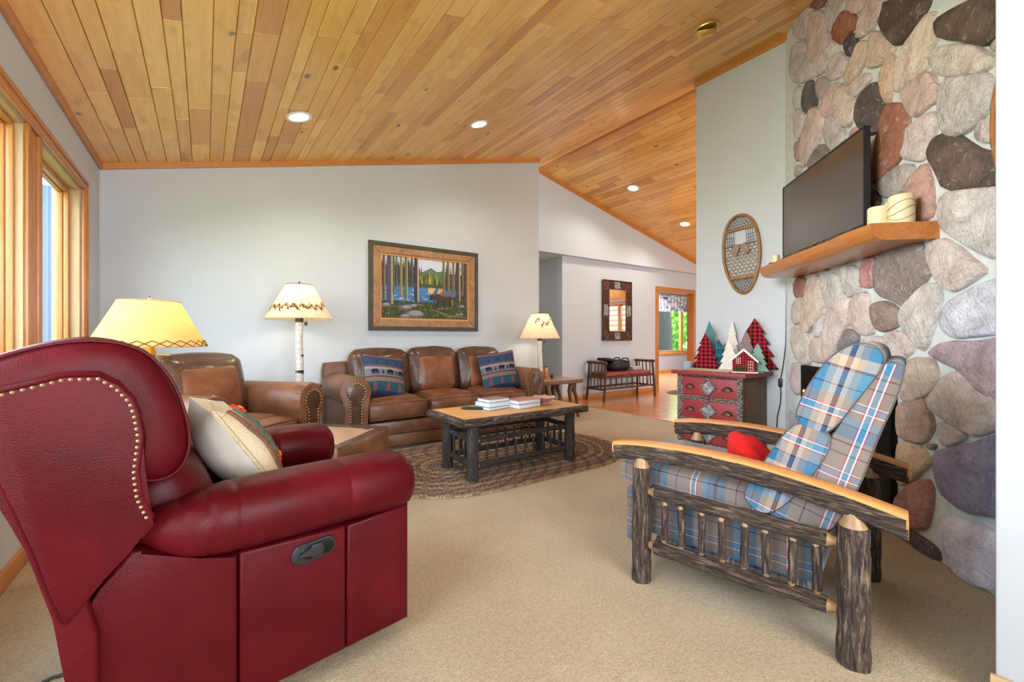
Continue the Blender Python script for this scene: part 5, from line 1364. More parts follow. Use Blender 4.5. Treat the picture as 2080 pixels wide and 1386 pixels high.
# red plush cushion
_c = chpx(1530, 934, .30); c0 = CM @ Vector((_c[0], -.30, _c[1])); rp = root('red_cushion', c0, PZ + radians(15), 'bright red fuzzy cushion on the plaid armchair seat', 'cushion')
bm = B(); g = xf((0, 0, 0), (radians(10), radians(-52), 0)); rbox(bm, (.23, .24, .10), .045, 9, (.025, .025, .03), g, uv=False, wob=.012)
ob = obj('body', bm, 'red_plush', rp, True, 80)
bm = B(); rbox(bm, (.16, .22, .06), .028, 7, (.0, .0, .012), xf((.06, .02, -.062), (0, radians(4), radians(8))), uv=False, wob=.012); obj('flap', bm, 'red_plush', rp, True, 80)
bm = B(); bx(bm, (.125, .135, -.055), (.018, .004, .018), .001, rot=None); obj('care_label', bm, 'snow_white', rp)

# ------------------------------------------------------------------ red twig dresser with its Christmas village
DXF, DXB, DY0, DY1, DZT = 3.63, 4.05, 1.845, 2.455, .772
dr_ = root('dresser', (DXF, 2.15, 0), 0, 'red three-drawer rustic dresser trimmed with twigs and diamond panels', 'dresser')
hwd = (DY1 - DY0) / 2; dp = DXB - DXF
bm = B(); bx(bm, (dp / 2 + .012, 0, .37), (dp - .024, 2 * hwd - .02, .72), .004); obj('case', bm, 'dresser_side_wood', dr_)
bm = B(); bx(bm, (dp / 2 - .016, 0, DZT - .0175), (dp + .052, 2 * hwd + .08, .035), .005); obj('top', bm, 'red_painted_wood', dr_)
ZR_ = (.12, .325, .53, .735)
for y in (-hwd + .018, hwd - .018):
    log('stile', dr_, (.004, y, 0), (.004, y, .737), .019, .019, 'twig_bark', 8, 12, .2)
    s = .024 if y < 0 else -.024
    log('twig', dr_, (.0, y + s, .1), (.0, y + s, .73), .0085, .0085, 'twig_bark', 7, 10, .2)
for z in ZR_:
    for dz in ((0.008, -.012) if 0.2 < z < .7 else ((-.004,) if z > .6 else (.004,))): log('twig', dr_, (.0, -hwd + .03, z + dz), (.0, hwd - .03, z + dz), .0095, .0095, 'twig_bark', 7, 12, .2)
for k in range(3):
    z0, z1 = ZR_[k] + .018, ZR_[k + 1] - .02; zm = (z0 + z1) / 2
    bm = B(); bx(bm, (.008, 0, zm), (.02, 2 * hwd - .085, z1 - z0), .003); d = obj('drawer', bm, 'red_drawer', dr_)
    for y in (-.175, .175):
        bm = B(); rings = []
        for i in range(7):
            a = pi / 2 * i / 6; rings.append([bm.verts.new((-.002 - .030 * sin(a) * sin(b), y + .046 * cos(b), zm - .014 + .036 * cos(a) * sin(b))) for b in [pi * j / 12 for j in range(13)]])
        for p, q in zip(rings, rings[1:]):
            for j in range(12): bm.faces.new((p[j], p[j + 1], q[j + 1], q[j]))
        bx(bm, (-.003, y, zm - .014), (.004, .1, .006), .001)
        obj('cup_pull', bm, 'bronze', d, True, 60)
    bm = B(); r = .072; prism(bm, [(-r, 0), (0, -r), (r, 0), (0, r)], lambda a, b, t: (t, a, zm + b), -.006, 0.0); dm = obj('diamond_panel', bm, 'art_tile', d, False)
    for a, b in (((-r, 0), (0, -r)), ((0, -r), (r, 0)), ((r, 0), (0, r)), ((0, r), (-r, 0))):
        log('diamond_twig', dm, (-.006, a[0], zm + a[1]), (-.006, b[0], zm + b[1]), .0075, .0075, 'twig_bark', 6, 4, .2)
# cut-out trees: tip, left and right low corners in the photograph, distance of the flat cut-out
_h = [(.07, 0), (.07, .06), (.5, .045), (.27, .29), (.41, .28), (.20, .51), (.32, .50), (.13, .71), (.22, .70)]
TREE = [(-a, b) for a, b in _h] + [(0, 1.0)] + _h[::-1]
def flat_tree(px_tip, px_w, X, mat, label, base=DZT, lean=0.0, rz=.42, thick=.018):
    tip = at_x(px_tip[0], px_tip[1], X); h = tip.z - base - .001
    w = px_w * (X * FW[0] + tip.y * FW[1]) / FPX
    t = root('tree_cutout', (X, tip.y, base + .001), rz, label, 'decoration', 'flat holiday tree cut-outs on the dresser')
    bm = B(); prism(bm, [(a * w, b * h) for a, b in TREE], lambda a, b, tt: (tt, -a, b), -thick / 2, thick / 2, .0015); o = obj('cutout', bm, mat, t, False)
    me = o.data; me.uv_layers.new(name='UVMap'); ud = me.uv_layers.active.data
    for lp in me.loops: q = me.vertices[lp.vertex_index].co; ud[lp.index].uv = (q.y + .3, q.z)
    bm = B(); bx(bm, (0, 0, .004), (.05, min(.09, w * .5), .008), .001); obj('stand', bm, mat if 'plaid' not in mat else 'table_dark', t)
    return t
flat_tree((1533, 646), 84, 3.985, 'buffalo_plaid', 'tall red buffalo-plaid tree at the back of the dresser by the wall cord')
flat_tree((1487, 651), 36, 4.00, 'white_wood', 'tall thin white tree at the back behind the short white tree')
flat_tree((1441, 652), 46, 3.95, 'teal_wood', 'plain teal tree standing behind the red plaid tree near the glass votive')
flat_tree((1516, 669), 44, 3.925, 'taupe_wood', 'mauve-grey tree rising behind the little house roof')
flat_tree((1459, 688), 46, 3.90, 'blue_plaid', 'blue-green plaid tree between the red plaid and white trees')
flat_tree((1433, 677), 54, 3.80, 'buffalo_plaid', 'shorter red buffalo-plaid tree nearest the glass votive')
flat_tree((1481, 690), 41, 3.82, 'white_wood', 'short solid white tree beside the little plaid house')
flat_tree((1539, 697), 42, 3.83, 'sage_wood', 'small sage green tree at the end of the dresser beside the house')
hp_ = at_x(1511, 750, 3.735); hs = root('toy_house', (3.735, hp_.y, DZT + .001), .42, 'little red plaid house with a snowy white roof on the dresser', 'decoration')
bm = B(); bx(bm, (0, 0, .006), (.07, .215, .012), .002); obj('base', bm, 'white_wood', hs)
bm = B(); prism(bm, [(-.085, .012), (.085, .012), (.085, .105), (0, .185), (-.085, .105)], lambda a, b, t: (t, a, b), -.022, .022, .001); o = obj('body', bm, 'small_buffalo_plaid', hs, False); uv_planar(o, lambda q: (q.y + .5, q.z))
for s in (-1, 1):
    bm = B(); prism(bm, [(0, .185), (s * .108, .084), (s * .112, .102), (s * .1, .112), (0, .212)] if s > 0 else [(0, .212), (-.1, .112), (-.112, .102), (-.108, .084), (0, .185)], lambda a, b, t: (t, a, b), -.03, .03, .004); obj('roof', bm, 'snow_white', hs)
for y, z, w, h in ((-.05, .06, .035, .075), (.04, .105, .032, .05)):
    bm = B()
    for a in (-w / 2, 0, w / 2): bx(bm, (-.0245, y + a, z), (.004, .003, h))
    for b in (-h / 2, -h / 6, h / 6, h / 2): bx(bm, (-.0245, y, z + b), (.004, w, .003))
    obj('window_frame', bm, 'cream_wool', hs, False)
bm = B(); rng = random.Random(4)
for k in range(60):
    a = rng.uniform(0, 6.3); p = Vector((-.035 + rng.uniform(-.012, .01), .02 + rng.uniform(-.03, .04), .03 + rng.uniform(-.012, .03))); tube(bm, [p, p + Vector((-.01, cos(a) * .022, sin(a) * .02))], [.002, .0006], 4)
o = obj('greenery', bm, 'evergreen', hs, False); o['kind'] = 'stuff'
vp = at_z(1411, 752, DZT); vt = root('glass_votive', (max(vp.x, 3.68), 2.395, DZT), 0, 'ribbed frosted blue-grey glass votive on the dresser corner', 'votive')
bm = B(); n = 36
rings = [[bm.verts.new((r * (1 + .03 * cos(12 * a)) * cos(a), r * (1 + .03 * cos(12 * a)) * sin(a), z)) for a in [2 * pi * k / n for k in range(n)]] for r, z in ((.042, 0.001), (.046, .01), (.048, .075), (.044, .075), (.041, .012))]
for a, b in zip(rings, rings[1:]):
    for k in range(n): bm.faces.new((a[k], a[(k + 1) % n], b[(k + 1) % n], b[k]))
bm.faces.new(rings[0][::-1]); bm.faces.new(rings[-1]); obj('cup', bm, 'frosted_glass', vt, True, 60)
by = root('wooden_tray', (3.665, 2.16, DZT + .0005), 0, 'long low pale wooden tray along the front edge of the dresser top', 'tray')
bm = B(); bx(bm, (0, 0, .004), (.075, .40, .008), .001); obj('floor_board', bm, 'frame_wood', by)
for x in (-.036, .036):
    bm = B(); bx(bm, (x, 0, .011), (.006, .40, .02), .001); obj('side', bm, 'side_table_top', by)
sp = root('pine_sprig', (3.725, 2.30, DZT + .001), 0, 'dark evergreen sprig at the foot of the red plaid tree on the dresser', 'sprig')
bm = B(); tube(bm, [(0, -.08, .008), (0, 0, .014), (0, .08, .008)], .003, 5)
for k in range(90):
    y = rng.uniform(-.08, .08); a = rng.uniform(0, pi); tube(bm, [(0, y, .011), (cos(a) * .02, y + .012, .011 + sin(a) * .022)], [.0016, .0005], 4)
obj('needles', bm, 'evergreen', sp, False)

# ------------------------------------------------------------------ wall pieces
def snowshoe(name, M, label, L=.72, Wd=.33):
    t = root(name, (0, 0, 0), 0, label, 'snowshoe', 'old wooden snowshoes on the walls'); t.matrix_world = M   # local x across, z up, -y to the room
    def out(a, k=1.0):
        x, z = cos(a), sin(a); w = Wd / 2 * (1 - .24 * max(0, -z) ** 1.3 + .04 * max(0, z)); return Vector((x * abs(x) ** -.12 * w * k if abs(x) > 1e-6 else 0, -.018, (abs(z) ** .92) * (1 if z > 0 else -1) * L / 2 * k))
    bm = B(); ring_tube(bm, [out(2 * pi * i / 64) for i in range(64)], .0135, 8); obj('hoop', bm, 'snowshoe_wood', t)
    def half(z):
        best = 0
        for i in range(129):
            p = out(-pi / 2 + pi * i / 128)
            if abs(p.z - z) < L / 100: best = max(best, p.x)
        return best or .05
    for z in (.235, -.215):
        bm = B(); bx(bm, (0, -.018, z), (2 * half(z), .012, .026), .003); obj('crossbar', bm, 'snowshoe_wood', t)
    bm = B()
    def net(z0, z1, n, dx, mat_r=.0016):
        for sgn in (-1, 1):
            for i in range(-n, n + 1):
                x0 = i * dx; pts = []
                for q in range(9):
                    z = z0 + (z1 - z0) * q / 8; x = x0 + sgn * (z - z0) * .75; h = half(z) - .004
                    if abs(x) < h: pts.append((x, -.018 + .003 * sgn, z))
                if len(pts) > 1: tube(bm, pts, mat_r, 4)
        k = 0; z = z0
        while z <= z1: h = half(z) - .004; tube(bm, [(-h, -.018, z), (h, -.018, z)], mat_r, 4); z += dx * .8; k += 1
    net(-.20, .08, 12, .040, .0022); o = obj('webbing', bm, 'rawhide', t, False); o['kind'] = 'stuff'
    bm = B(); net(-.345, -.225, 12, .026, .0018); net(.25, .345, 12, .032, .0018)
    for sx in (-1, 1):
        for k in range(5):
            x = sx * (.055 + .02 * k)
            if abs(x) < half(.22) - .01: tube(bm, [(x, -.018, .225), (x + sx * .003, -.018, .08)], .0022, 4)
        for z in (.1, .13, .16): tube(bm, [(sx * .055, -.019, z), (sx * (half(z) - .004), -.019, z + .012)], .002, 4)
    tube(bm, [(-half(.085), -.018, .085), (half(.085), -.018, .085)], .004, 5)
    o = obj('lacing', bm, 'dark_lacing', t, False); o['kind'] = 'stuff'
    for sx in (-1, 1):
        bm = B(); prism(bm, [(0, .07), (sx * .045, .10), (sx * .085, .02), (sx * .04, -.02)] if sx > 0 else [(sx * .04, -.02), (sx * .085, .02), (sx * .045, .10), (0, .07)], fxz, -.032, -.026, .001); obj('binding_strap', bm, 'strap_leather', t)
    return t
sp0 = at_x(1508, 515, XW)
snowshoe('snowshoe', Matrix.Translation((XW - .008, sp0.y, 1.845)) @ Matrix.Rotation(radians(-90), 4, 'Z') @ Matrix.Rotation(radians(-3.5), 4, 'Y'), 'bentwood snowshoe hung on the pale wall left of the mantel')
snowshoe('snowshoe', Matrix.Translation(cw(2.235, 1.88, .075)) @ Matrix.Rotation(radians(225), 4, 'Z'), 'snowshoe on the stone chimney mostly hidden by the near wall', .62, .33)
cd = root('power_cord', (0, 0, 0), 0, 'black television cord with an inline switch hanging on the wall by the chimney', 'cord')
pts = [at_x(u, v, XW - .010) for u, v in ((1600, 540), (1598, 570), (1597, 640), (1596, 700), (1591, 740), (1586, 768))]; p2 = [at_x(u, v, XW - .010) for u, v in ((1585, 786), (1586, 800), (1585, 820), (1579, 845), (1577, 880), (1575, 920))]
bm = B(); tube(bm, pts + p2, .0038, 7); co_ = obj('cable', bm, 'black_cord', cd)
m = at_x(1585, 778, XW - .012); bm = B(); bx(bm, m, (.022, .03, .075), .007); obj('switch', bm, 'black_plastic', cd)

# moose painting: a flat painted board in a two-step frame
PX0, PX1, PZ0, PZ1 = 1.48, 2.872, 1.152, 2.152
pn = root('painting', ((PX0 + PX1) / 2, YB, (PZ0 + PZ1) / 2), 0, 'framed painting of a moose by a forest stream above the sofa', 'painting')
pw, ph_ = (PX1 - PX0) / 2, (PZ1 - PZ0) / 2
def frame_ring(name, a, b, y0, y1, mat, bev=.004, par=pn):
    for k, poly in enumerate(([(-a[0], a[1]), (a[0], a[1]), (b[0], b[1]), (-b[0], b[1])], [(a[0], a[1]), (a[0], -a[1]), (b[0], -b[1]), (b[0], b[1])], [(a[0], -a[1]), (-a[0], -a[1]), (-b[0], -b[1]), (b[0], -b[1])], [(-a[0], -a[1]), (-a[0], a[1]), (-b[0], b[1]), (-b[0], -b[1])])):
        bm = B(); prism(bm, poly, fxz, y0, y1, bev); obj(name, bm, mat, par, False)
frame_ring('outer_frame', (pw, ph_), (pw - .045, ph_ - .045), -.045, 0, 'dark_frame_wood')
frame_ring('inner_frame', (pw - .043, ph_ - .043), (pw - .125, ph_ - .125), -.038, 0, 'frame_wood', .008)
frame_ring('liner', (pw - .123, ph_ - .123), (pw - .145, ph_ - .145), -.026, 0, 'arm_wood', .003)
AW, AH = pw - .143, ph_ - .143
rng = random.Random(21); items = []
def P(x, y): return (x * 2 * AW - AW, AH - y * 2 * AH)      # x right, y down, 0..1
def q4(x0, y0, x1, y1, c, l): items.append(([P(x0, y0), P(x1, y0), P(x1, y1), P(x0, y1)], c, l))
def pg(pts, c, l): items.append(([P(*p) for p in pts], c, l))
q4(0, 0, 1, .5, C(206, 210, 226), 0); q4(0, .44, 1, .76, C(74, 118, 172), .0003); q4(0, .72, 1, 1, C(48, 60, 32), .0006)
pg([(.30, .36), (.45, .22), (.55, .14), (.62, .2), (.70, .17), (.78, .24), (1, .2), (1, .44), (.3, .44)], C(96, 122, 96), .0005)
L = .0008
q4(0, .16, .40, .46, C(48, 54, 44), .00055); q4(.74, .22, 1, .5, C(66, 70, 58), .00055)
for k in range(260):
    x = rng.uniform(0, .44); h = rng.uniform(.0, .24) if x < .36 else rng.uniform(.12, .3); w = rng.uniform(.010, .022); c = rng.choice((C(40, 52, 36), C(54, 62, 44), C(66, 66, 50), C(48, 58, 60), C(78, 74, 54)))
    pg([(x - w, .46), (x, h), (x + w, .46)], c, L + k * 1e-6)
for k in range(60):
    x = rng.uniform(.40, .72); h = rng.uniform(.2, .36); w = rng.uniform(.012, .024); c = rng.choice((C(70, 96, 46), C(92, 112, 56), C(60, 80, 48), C(176, 156, 60), C(56, 76, 50)))
    pg([(x - w, .44), (x, h), (x + w, .44)], c, L + .0002 + k * 1e-6)
for k in range(70):
    x = rng.uniform(.72, 1); h = rng.uniform(.05, .3); w = rng.uniform(.010, .02); c = rng.choice((C(56, 66, 50), C(86, 82, 62), C(66, 74, 76), C(96, 84, 66)))
    pg([(x - w, .50), (x, h), (x + w, .50)], c, L + .0003 + k * 1e-6)
q4(0, .42, 1, .475, C(70, 72, 54), .0013)
for k in range(70):
    x, y = rng.uniform(-.05, .62), rng.uniform(.48, .74); w = rng.uniform(.03, .10); c = rng.choice((C(120, 164, 210), C(168, 200, 232), C(40, 66, 88), C(52, 84, 100), C(86, 130, 182), C(210, 226, 240)))
    pg([(max(0, x), y), (max(0, x) + w / 2, y - .005), (max(0, x) + w, y), (max(0, x) + w / 2, y + .006)], c, .0014 + k * 1e-6)
pg([(0, .76), (.15, .72), (.3, .75), (.5, .71), (.62, .74), (.8, .62), (1, .56), (1, 1), (0, 1)], C(58, 70, 36), .0017)
for k in range(620):
    x, y = rng.uniform(.0, 1), rng.uniform(.72, 1.0); h = rng.uniform(.02, .06); c = rng.choice((C(96, 122, 44), C(60, 80, 36), C(120, 138, 56), C(36, 46, 28), C(40, 50, 30), C(30, 38, 26), C(96, 84, 46), C(74, 100, 52)))
    if x > .8 or y > .76: pg([(x - .006, min(1, y)), (x, max(.6, y - h)), (min(1, x + .006), min(1, y))], c, .0018 + k * 1e-6)
for x, w, y1, c1, c2 in ((.09, .030, .78, C(72, 72, 92), C(172, 158, 92)), (.028, .012, .70, C(74, 70, 60), C(150, 130, 96)), (.21, .012, .66, C(120, 108, 78), C(186, 166, 104)), (.265, .015, .70, C(96, 92, 76), C(184, 164, 100)), (.38, .024, .72, C(52, 52, 66), C(196, 168, 112)),
                         (.70, .012, .52, C(104, 92, 66), C(178, 152, 98)), (.755, .013, .52, C(100, 84, 66), C(170, 146, 104)), (.82, .012, .56, C(110, 92, 72), C(168, 142, 100)), (.88, .026, .68, C(66, 62, 70), C(188, 160, 108)), (.935, .012, .58, C(96, 80, 66), C(160, 132, 96)), (.972, .022, .80, C(74, 58, 46), C(128, 96, 66)), (.13, .009, .6, C(66, 70, 70), C(120, 118, 100)), (.16, .007, .5, C(70, 74, 70), C(120, 118, 100)), (.33, .008, .48, C(66, 66, 66), C(126, 118, 96))):
    pg([(x - w, 0), (x + w * .4, 0), (x + w * .5, y1), (x - w * 1.2, y1)], c1, .0023); pg([(x + w * .4, 0), (x + w, 0), (x + w * 1.1, y1), (x + w * .5, y1)], c2, .0023)
    for q in range(5):
        yy = rng.uniform(.1, y1 - .1); dx = rng.choice((-1, 1)) * rng.uniform(.02, .05); pg([(max(0, min(1, x)), yy), (max(0, min(1, x + dx)), yy - .02), (max(0, min(1, x + dx)), yy - .015), (max(0, min(1, x)), yy + .008)], C(110, 96, 76), .0025)
for x, y, r, in ((.26, .82, .07), (.34, .79, .05), (.36, .92, .11), (.25, .965, .06), (.045, .79, .05), (.92, .77, .045), (.86, .92, .03), (.91, .915, .035)):
    p = [(x + r * cos(a) * (1 + .1 * sin(3 * a)), min(.995, y + r * .55 * sin(a))) for a in [2 * pi * k / 14 for k in range(14)]]; pg(p, C(104, 100, 110), .0026); pg([(x + (a - x) * .7 + .01, y + (b - y) * .7 - .012) for a, b in p], C(150, 144, 148), .0027)
pg([(.54, .84), (.56, .83), (.78, .93), (.98, .95), (.98, .97), (.76, .96)], C(124, 104, 78), .0027); pg([(.36, .755), (.44, .76), (.46, .79), (.40, .78)], C(128, 100, 70), .0027); pg([(0, .82), (.2, .79), (.2, .805), (0, .835)], C(110, 92, 66), .0027); pg([(.6, .815), (.8, .80), (.8, .82), (.6, .83)], C(140, 112, 80), .0027)
MO, MH = C(70, 48, 36), C(142, 88, 42)
for pts, c in (([(.60, .565), (.64, .545), (.69, .555), (.735, .585), (.78, .565), (.80, .60), (.805, .66), (.79, .705), (.74, .69), (.70, .71), (.645, .715), (.61, .69), (.585, .64)], MO), ([(.62, .553), (.68, .55), (.735, .582), (.79, .57), (.80, .60), (.73, .615), (.66, .60)], MH),
               ([(.545, .60), (.585, .575), (.62, .59), (.61, .66), (.575, .665), (.535, .665), (.53, .63)], C(62, 46, 42)), ([(.53, .64), (.56, .645), (.555, .675), (.527, .668)], C(40, 34, 38)), ([(.572, .66), (.592, .66), (.588, .715), (.578, .71)], C(40, 36, 36)),
               ([(.615, .68), (.65, .69), (.635, .78), (.605, .85), (.59, .86), (.61, .78)], C(44, 38, 40)), ([(.69, .69), (.715, .69), (.715, .83), (.70, .83)], C(44, 40, 40)), ([(.775, .68), (.80, .66), (.79, .74), (.785, .82), (.772, .82), (.775, .74)], C(50, 40, 38)), ([(.795, .66), (.812, .66), (.812, .76), (.80, .76)], C(150, 138, 124)),
               ([(.51, .555), (.515, .47), (.54, .50), (.545, .465), (.57, .48), (.60, .47), (.585, .53), (.565, .575), (.545, .585)], C(206, 180, 120)), ([(.615, .575), (.63, .51), (.645, .465), (.66, .49), (.69, .47), (.685, .52), (.65, .57)], C(198, 166, 108)), ([(.565, .575), (.61, .57), (.61, .59), (.57, .592)], C(120, 92, 62))):
    pg(pts, c, .0030)
items = [(p, c, l * 1.6 + i * 2.5e-6) for i, (p, c, l) in enumerate(items)]
bm = B(); paint_polys(bm, items, lambda a, b, l: (a, -.012 - l, b)); obj('canvas', bm, 'vertex_paint', pn, False)
bm = B(); bx(bm, (0, -.006, 0), (2 * AW + .02, .01, 2 * AH + .02)); obj('backing_board', bm, 'table_dark', pn)

# twig-framed mirror in the hall
MX0, MX1, MZ0, MZ1 = 5.835, 6.615, 1.018, 2.114
mr = root('mirror', ((MX0 + MX1) / 2, YH, (MZ0 + MZ1) / 2), 0, 'tall mirror in a dark twig-mosaic frame on the hall wall', 'mirror')
mw, mh = (MX1 - MX0) / 2, (MZ1 - MZ0) / 2; fw_ = .165
bm = B(); bx(bm, (0, -.012, 0), (2 * mw, .024, 2 * mh), .003); obj('backing', bm, 'twig_wood', mr)
bm = B(); bx(bm, (0, -.026, 0), (2 * (mw - fw_), .003, 2 * (mh - fw_))); obj('glass', bm, 'mirror_glass', mr, False)
for a, b in (((-mw, -mh), (mw, -mh)), ((mw, -mh), (mw, mh)), ((mw, mh), (-mw, mh)), ((-mw, mh), (-mw, -mh))):
    for k in (1.0, ):
        log('border_twig', mr, (a[0] * .985, -.03, a[1] * .99), (b[0] * .985, -.03, b[1] * .99), .013, .013, 'twig_wood', 7, 8, .15)
ii, jj = mw - fw_ + .008, mh - fw_ + .008
for a, b in (((-ii, -jj), (ii, -jj)), ((ii, -jj), (ii, jj)), ((ii, jj), (-ii, jj)), ((-ii, jj), (-ii, -jj))): log('border_twig', mr, (a[0], -.03, a[1]), (b[0], -.03, b[1]), .009, .009, 'twig_wood', 6, 6, .15)
for sx in (-1, 1):
    for sz in (-1, 1):
        cx, cz = sx * (mw - fw_ / 2), sz * (mh - fw_ / 2)
        for r in (.062, .034):
            for a, b in (((-r, 0), (0, -r)), ((0, -r), (r, 0)), ((r, 0), (0, r)), ((0, r), (-r, 0))): log('diamond_twig', mr, (cx + a[0], -.03, cz + a[1]), (cx + b[0], -.03, cz + b[1]), .007, .007, 'maroon_vinyl' if sz > 0 else 'side_table_wood', 5, 2, .1)
tw_ = []
for sx in (-1, 1):
    cx = sx * (mw - fw_ / 2)
    for k in range(7):
        for s in (-1, 1): tw_.append(((cx - .062, s * (.36 - k * .017)), (cx + .062, s * (.36 - k * .017))))
    for k in range(7):
        for s in (-1, 1): tw_.append(((cx - .06 + k * .02, s * .235), (cx - .06 + k * .02, s * .12)))
    bm = B(); bx(bm, (cx, -.026, 0), (.125, .008, .2), .001); obj('art_panel', bm, 'art_tile', mr, False)
for sz in (-1, 1):
    cz = sz * (mh - fw_ / 2)
    for k in range(6):
        for s in (-1, 1): tw_.append(((s * (.20 - k * .02), cz - .06), (s * (.20 - k * .02), cz + .06)))
    bm = B(); bx(bm, (0, -.026, cz), (.15, .008, .125), .001); obj('art_panel', bm, 'art_tile', mr, False)
for a, b in tw_: log('mosaic_twig', mr, (a[0], -.028, a[1]), (b[0], -.028, b[1]), .0088, .0088, 'twig_wood', 5, 2, .1)

# ------------------------------------------------------------------ hall bench with what lies on it
bn = root('bench', (6.06, 5.22, 0), 0, 'dark twig bench with a maroon cushion under the hall mirror', 'bench')
BW, BD = .60, .18
for sx in (-1, 1):
    for sy in (-1, 1): log('leg', bn, (sx * (BW + .07), sy * (BD + .02), 0), (sx * (BW + .02), sy * BD, .635), .023, .02, 'twig_wood', 9, 6, .12, 0, .01 * sx)
    log('arm_rail', bn, (sx * (BW + .025), -BD - .04, .645), (sx * (BW + .025), BD + .04, .645), .024, None, 'twig_wood', 9, 6, .12)
    for z in (.20, .40): log('rail', bn, (sx * (BW + .045), -BD, z), (sx * (BW + .045), BD, z), .017, None, 'twig_wood', 8, 4, .12)
    for k in range(4):
        y = -.12 + .08 * k; log('spindle', bn, (sx * (BW + .05), y, .20), (sx * (BW + .025), y, .64), .010, None, 'twig_wood', 6, 4, .12)
for sy in (-1, 1):
    for z in (.395, .21): log('rail', bn, (-BW - .03, sy * BD, z), (BW + .03, sy * BD, z), .017, None, 'twig_wood', 8, 8, .15)
    for k in range(8): x = -.5 + .143 * k; log('spindle', bn, (x, sy * BD, .215), (x, sy * BD, .39), .008, None, 'twig_wood', 6, 3, .12)
for k in (-1, 1):
    bm = B(); rbox(bm, (BW - .01, 2 * BD + .03, .075), .03, 6, (0, 0, .008), xf((k * (BW / 2 - .005), 0, .448))); obj('cushion', bm, 'maroon_vinyl', bn)
bg_ = root('duffel_bag', (5.86, 5.21, .496), radians(4), 'black duffel bag slumped on the hall bench', 'bag')
bm = B(); rbox(bm, (.46, .26, .17), .075, 8, (.03, .02, .02), xf((.08, 0, .085)), uv=False, wob=.02); obj('body', bm, 'bag_black', bg_)
bm = B(); rbox(bm, (.34, .2, .055), .025, 6, f=xf((-.17, .02, .185), (0, radians(9), 0)), uv=False, wob=.01); obj('flap', bm, 'bag_black', bg_)
for yy in (-.09, .08):
    bm = B(); tube(bm, [(.02, yy, .15), (.10, yy - .02, .215), (.22, yy - .02, .21), (.30, yy, .14)], .011, 7); obj('strap', bm, 'bag_black', bg_)
for k, (h, cvr, lab) in enumerate(((.018, (196, 180, 160), 'beige magazine at the bottom of the pile on the hall bench'), (.014, (150, 116, 92), 'brown magazine in the middle of the pile on the hall bench'), (.016, (214, 204, 190), 'cream magazine on top of the pile on the hall bench'))):
    t = root('magazine', (6.36, 5.21, .497 + .0185 * k), radians(6 - 5 * k), lab, 'magazine', 'magazines on the bench'); m = 'mag_%d' % k; simple(m, cvr, .5)
    bm = B(); bx(bm, (0, 0, h / 2), (.25, .20, h - .004), .001); obj('pages', bm, 'book_paper', t)
    bm = B(); bx(bm, (0, 0, .001), (.254, .204, .002)); bx(bm, (0, 0, h - .001), (.254, .204, .002)); obj('cover', bm, m, t, False)
hr = root('hall_rug', (7.74, 4.98, 0), 0, 'small oval brown braided rug on the hall wood floor by the opening', 'rug')
bm = B()
for k in range(12):
    rings = [[bm.verts.new((a * cos(t), a * .62 * sin(t), z)) for t in [2 * pi * i / 48 for i in range(48)]] for a, z in ((.045 * k + .002, .003), (.045 * k + .022, .011), (.045 * k + .044, .003))]
    for a, b in zip(rings, rings[1:]):
        for i in range(48): bm.faces.new((a[i], a[(i + 1) % 48], b[(i + 1) % 48], b[i]))
obj('braid', bm, 'hall_braid' if simple('hall_braid', (112, 90, 72), .95, var=.3, scale=60, bump=.6) else '', hr)
# gathered valance over the far window
va = root('valance', (12.3, FYW - .05, 0), 0, 'grey leaf-print gathered valance over the far room window', 'valance')
bm = B(); n = 90; rows = []
for z, amp in ((2.36, .02), (2.30, .012), (2.24, .03), (2.0, .045), (1.86, .06)):
    rows.append([bm.verts.new((-1.3 + 2.6 * i / n, -.03 + amp * sin(i * 1.1) * .6, z + .02 * noise.noise(Vector((i * .4, z, 0))))) for i in range(n + 1)])
for a, b in zip(rows, rows[1:]):
    for i in range(n): bm.faces.new((a[i], a[i + 1], b[i + 1], b[i]))
obj('cloth', bm, 'valance_cloth', va, True, 80)
bm = B(); tube(bm, [(-1.32, -.03, 2.31), (1.32, -.03, 2.31)], .012, 8); obj('rod', bm, 'white_paint', va)

# ------------------------------------------------------------------ lamps and their tables
def shade(t, r0, r1, z0, z1, mat, tilt=None):
    bm = B(); lathe(bm, [(r0, z0), (r1, z1)], 48, cap=False); s = obj('lamp_shade', bm, mat, t, True, 80)
    bm = B(); ring_tube(bm, [(r0 * cos(a), r0 * sin(a), z0) for a in [2 * pi * i / 40 for i in range(40)]], .003, 5); obj('rim', bm, 'shade_warm_paper', s); bm = B(); ring_tube(bm, [(r1 * cos(a), r1 * sin(a), z1) for a in [2 * pi * i / 40 for i in range(40)]], .003, 5)
    o = obj('rim', bm, 'shade_art' if mat == 'shade_paper' else 'shade_warm_paper', s)
    return s
def bulb(t, z, energy, col):
    bm = B(); lathe(bm, [(.012, -.045), (.014, -.02), (.03, .015), (.026, .04), (0, .052)], 16, (0, 0, z)); obj('bulb', bm, 'lit_bulb', t)
    d = bpy.data.lights.new('bulb_light', 'POINT'); d.energy = energy; d.color = col; d.shadow_soft_size = .035
    o = bpy.data.objects.new('bulb_light', d); COL.objects.link(o); o.parent = t; o.location = (0, 0, z + .0)
    d.shadow_soft_size = .05
def on_shade(t, r0, r1, z0, z1, polys, mat, name):
    bm = B()
    def f(a, b):
        z = z0 + (z1 - z0) * b; r = r0 + (r1 - r0) * b + .0022; return (r * cos(a), r * sin(a), z)
    for p in polys:
        vs = [bm.verts.new(f(*q)) for q in p]
        try: bm.faces.new(vs)
        except ValueError: pass
    o = obj(name, bm, mat, t, False); o['kind'] = 'stuff'
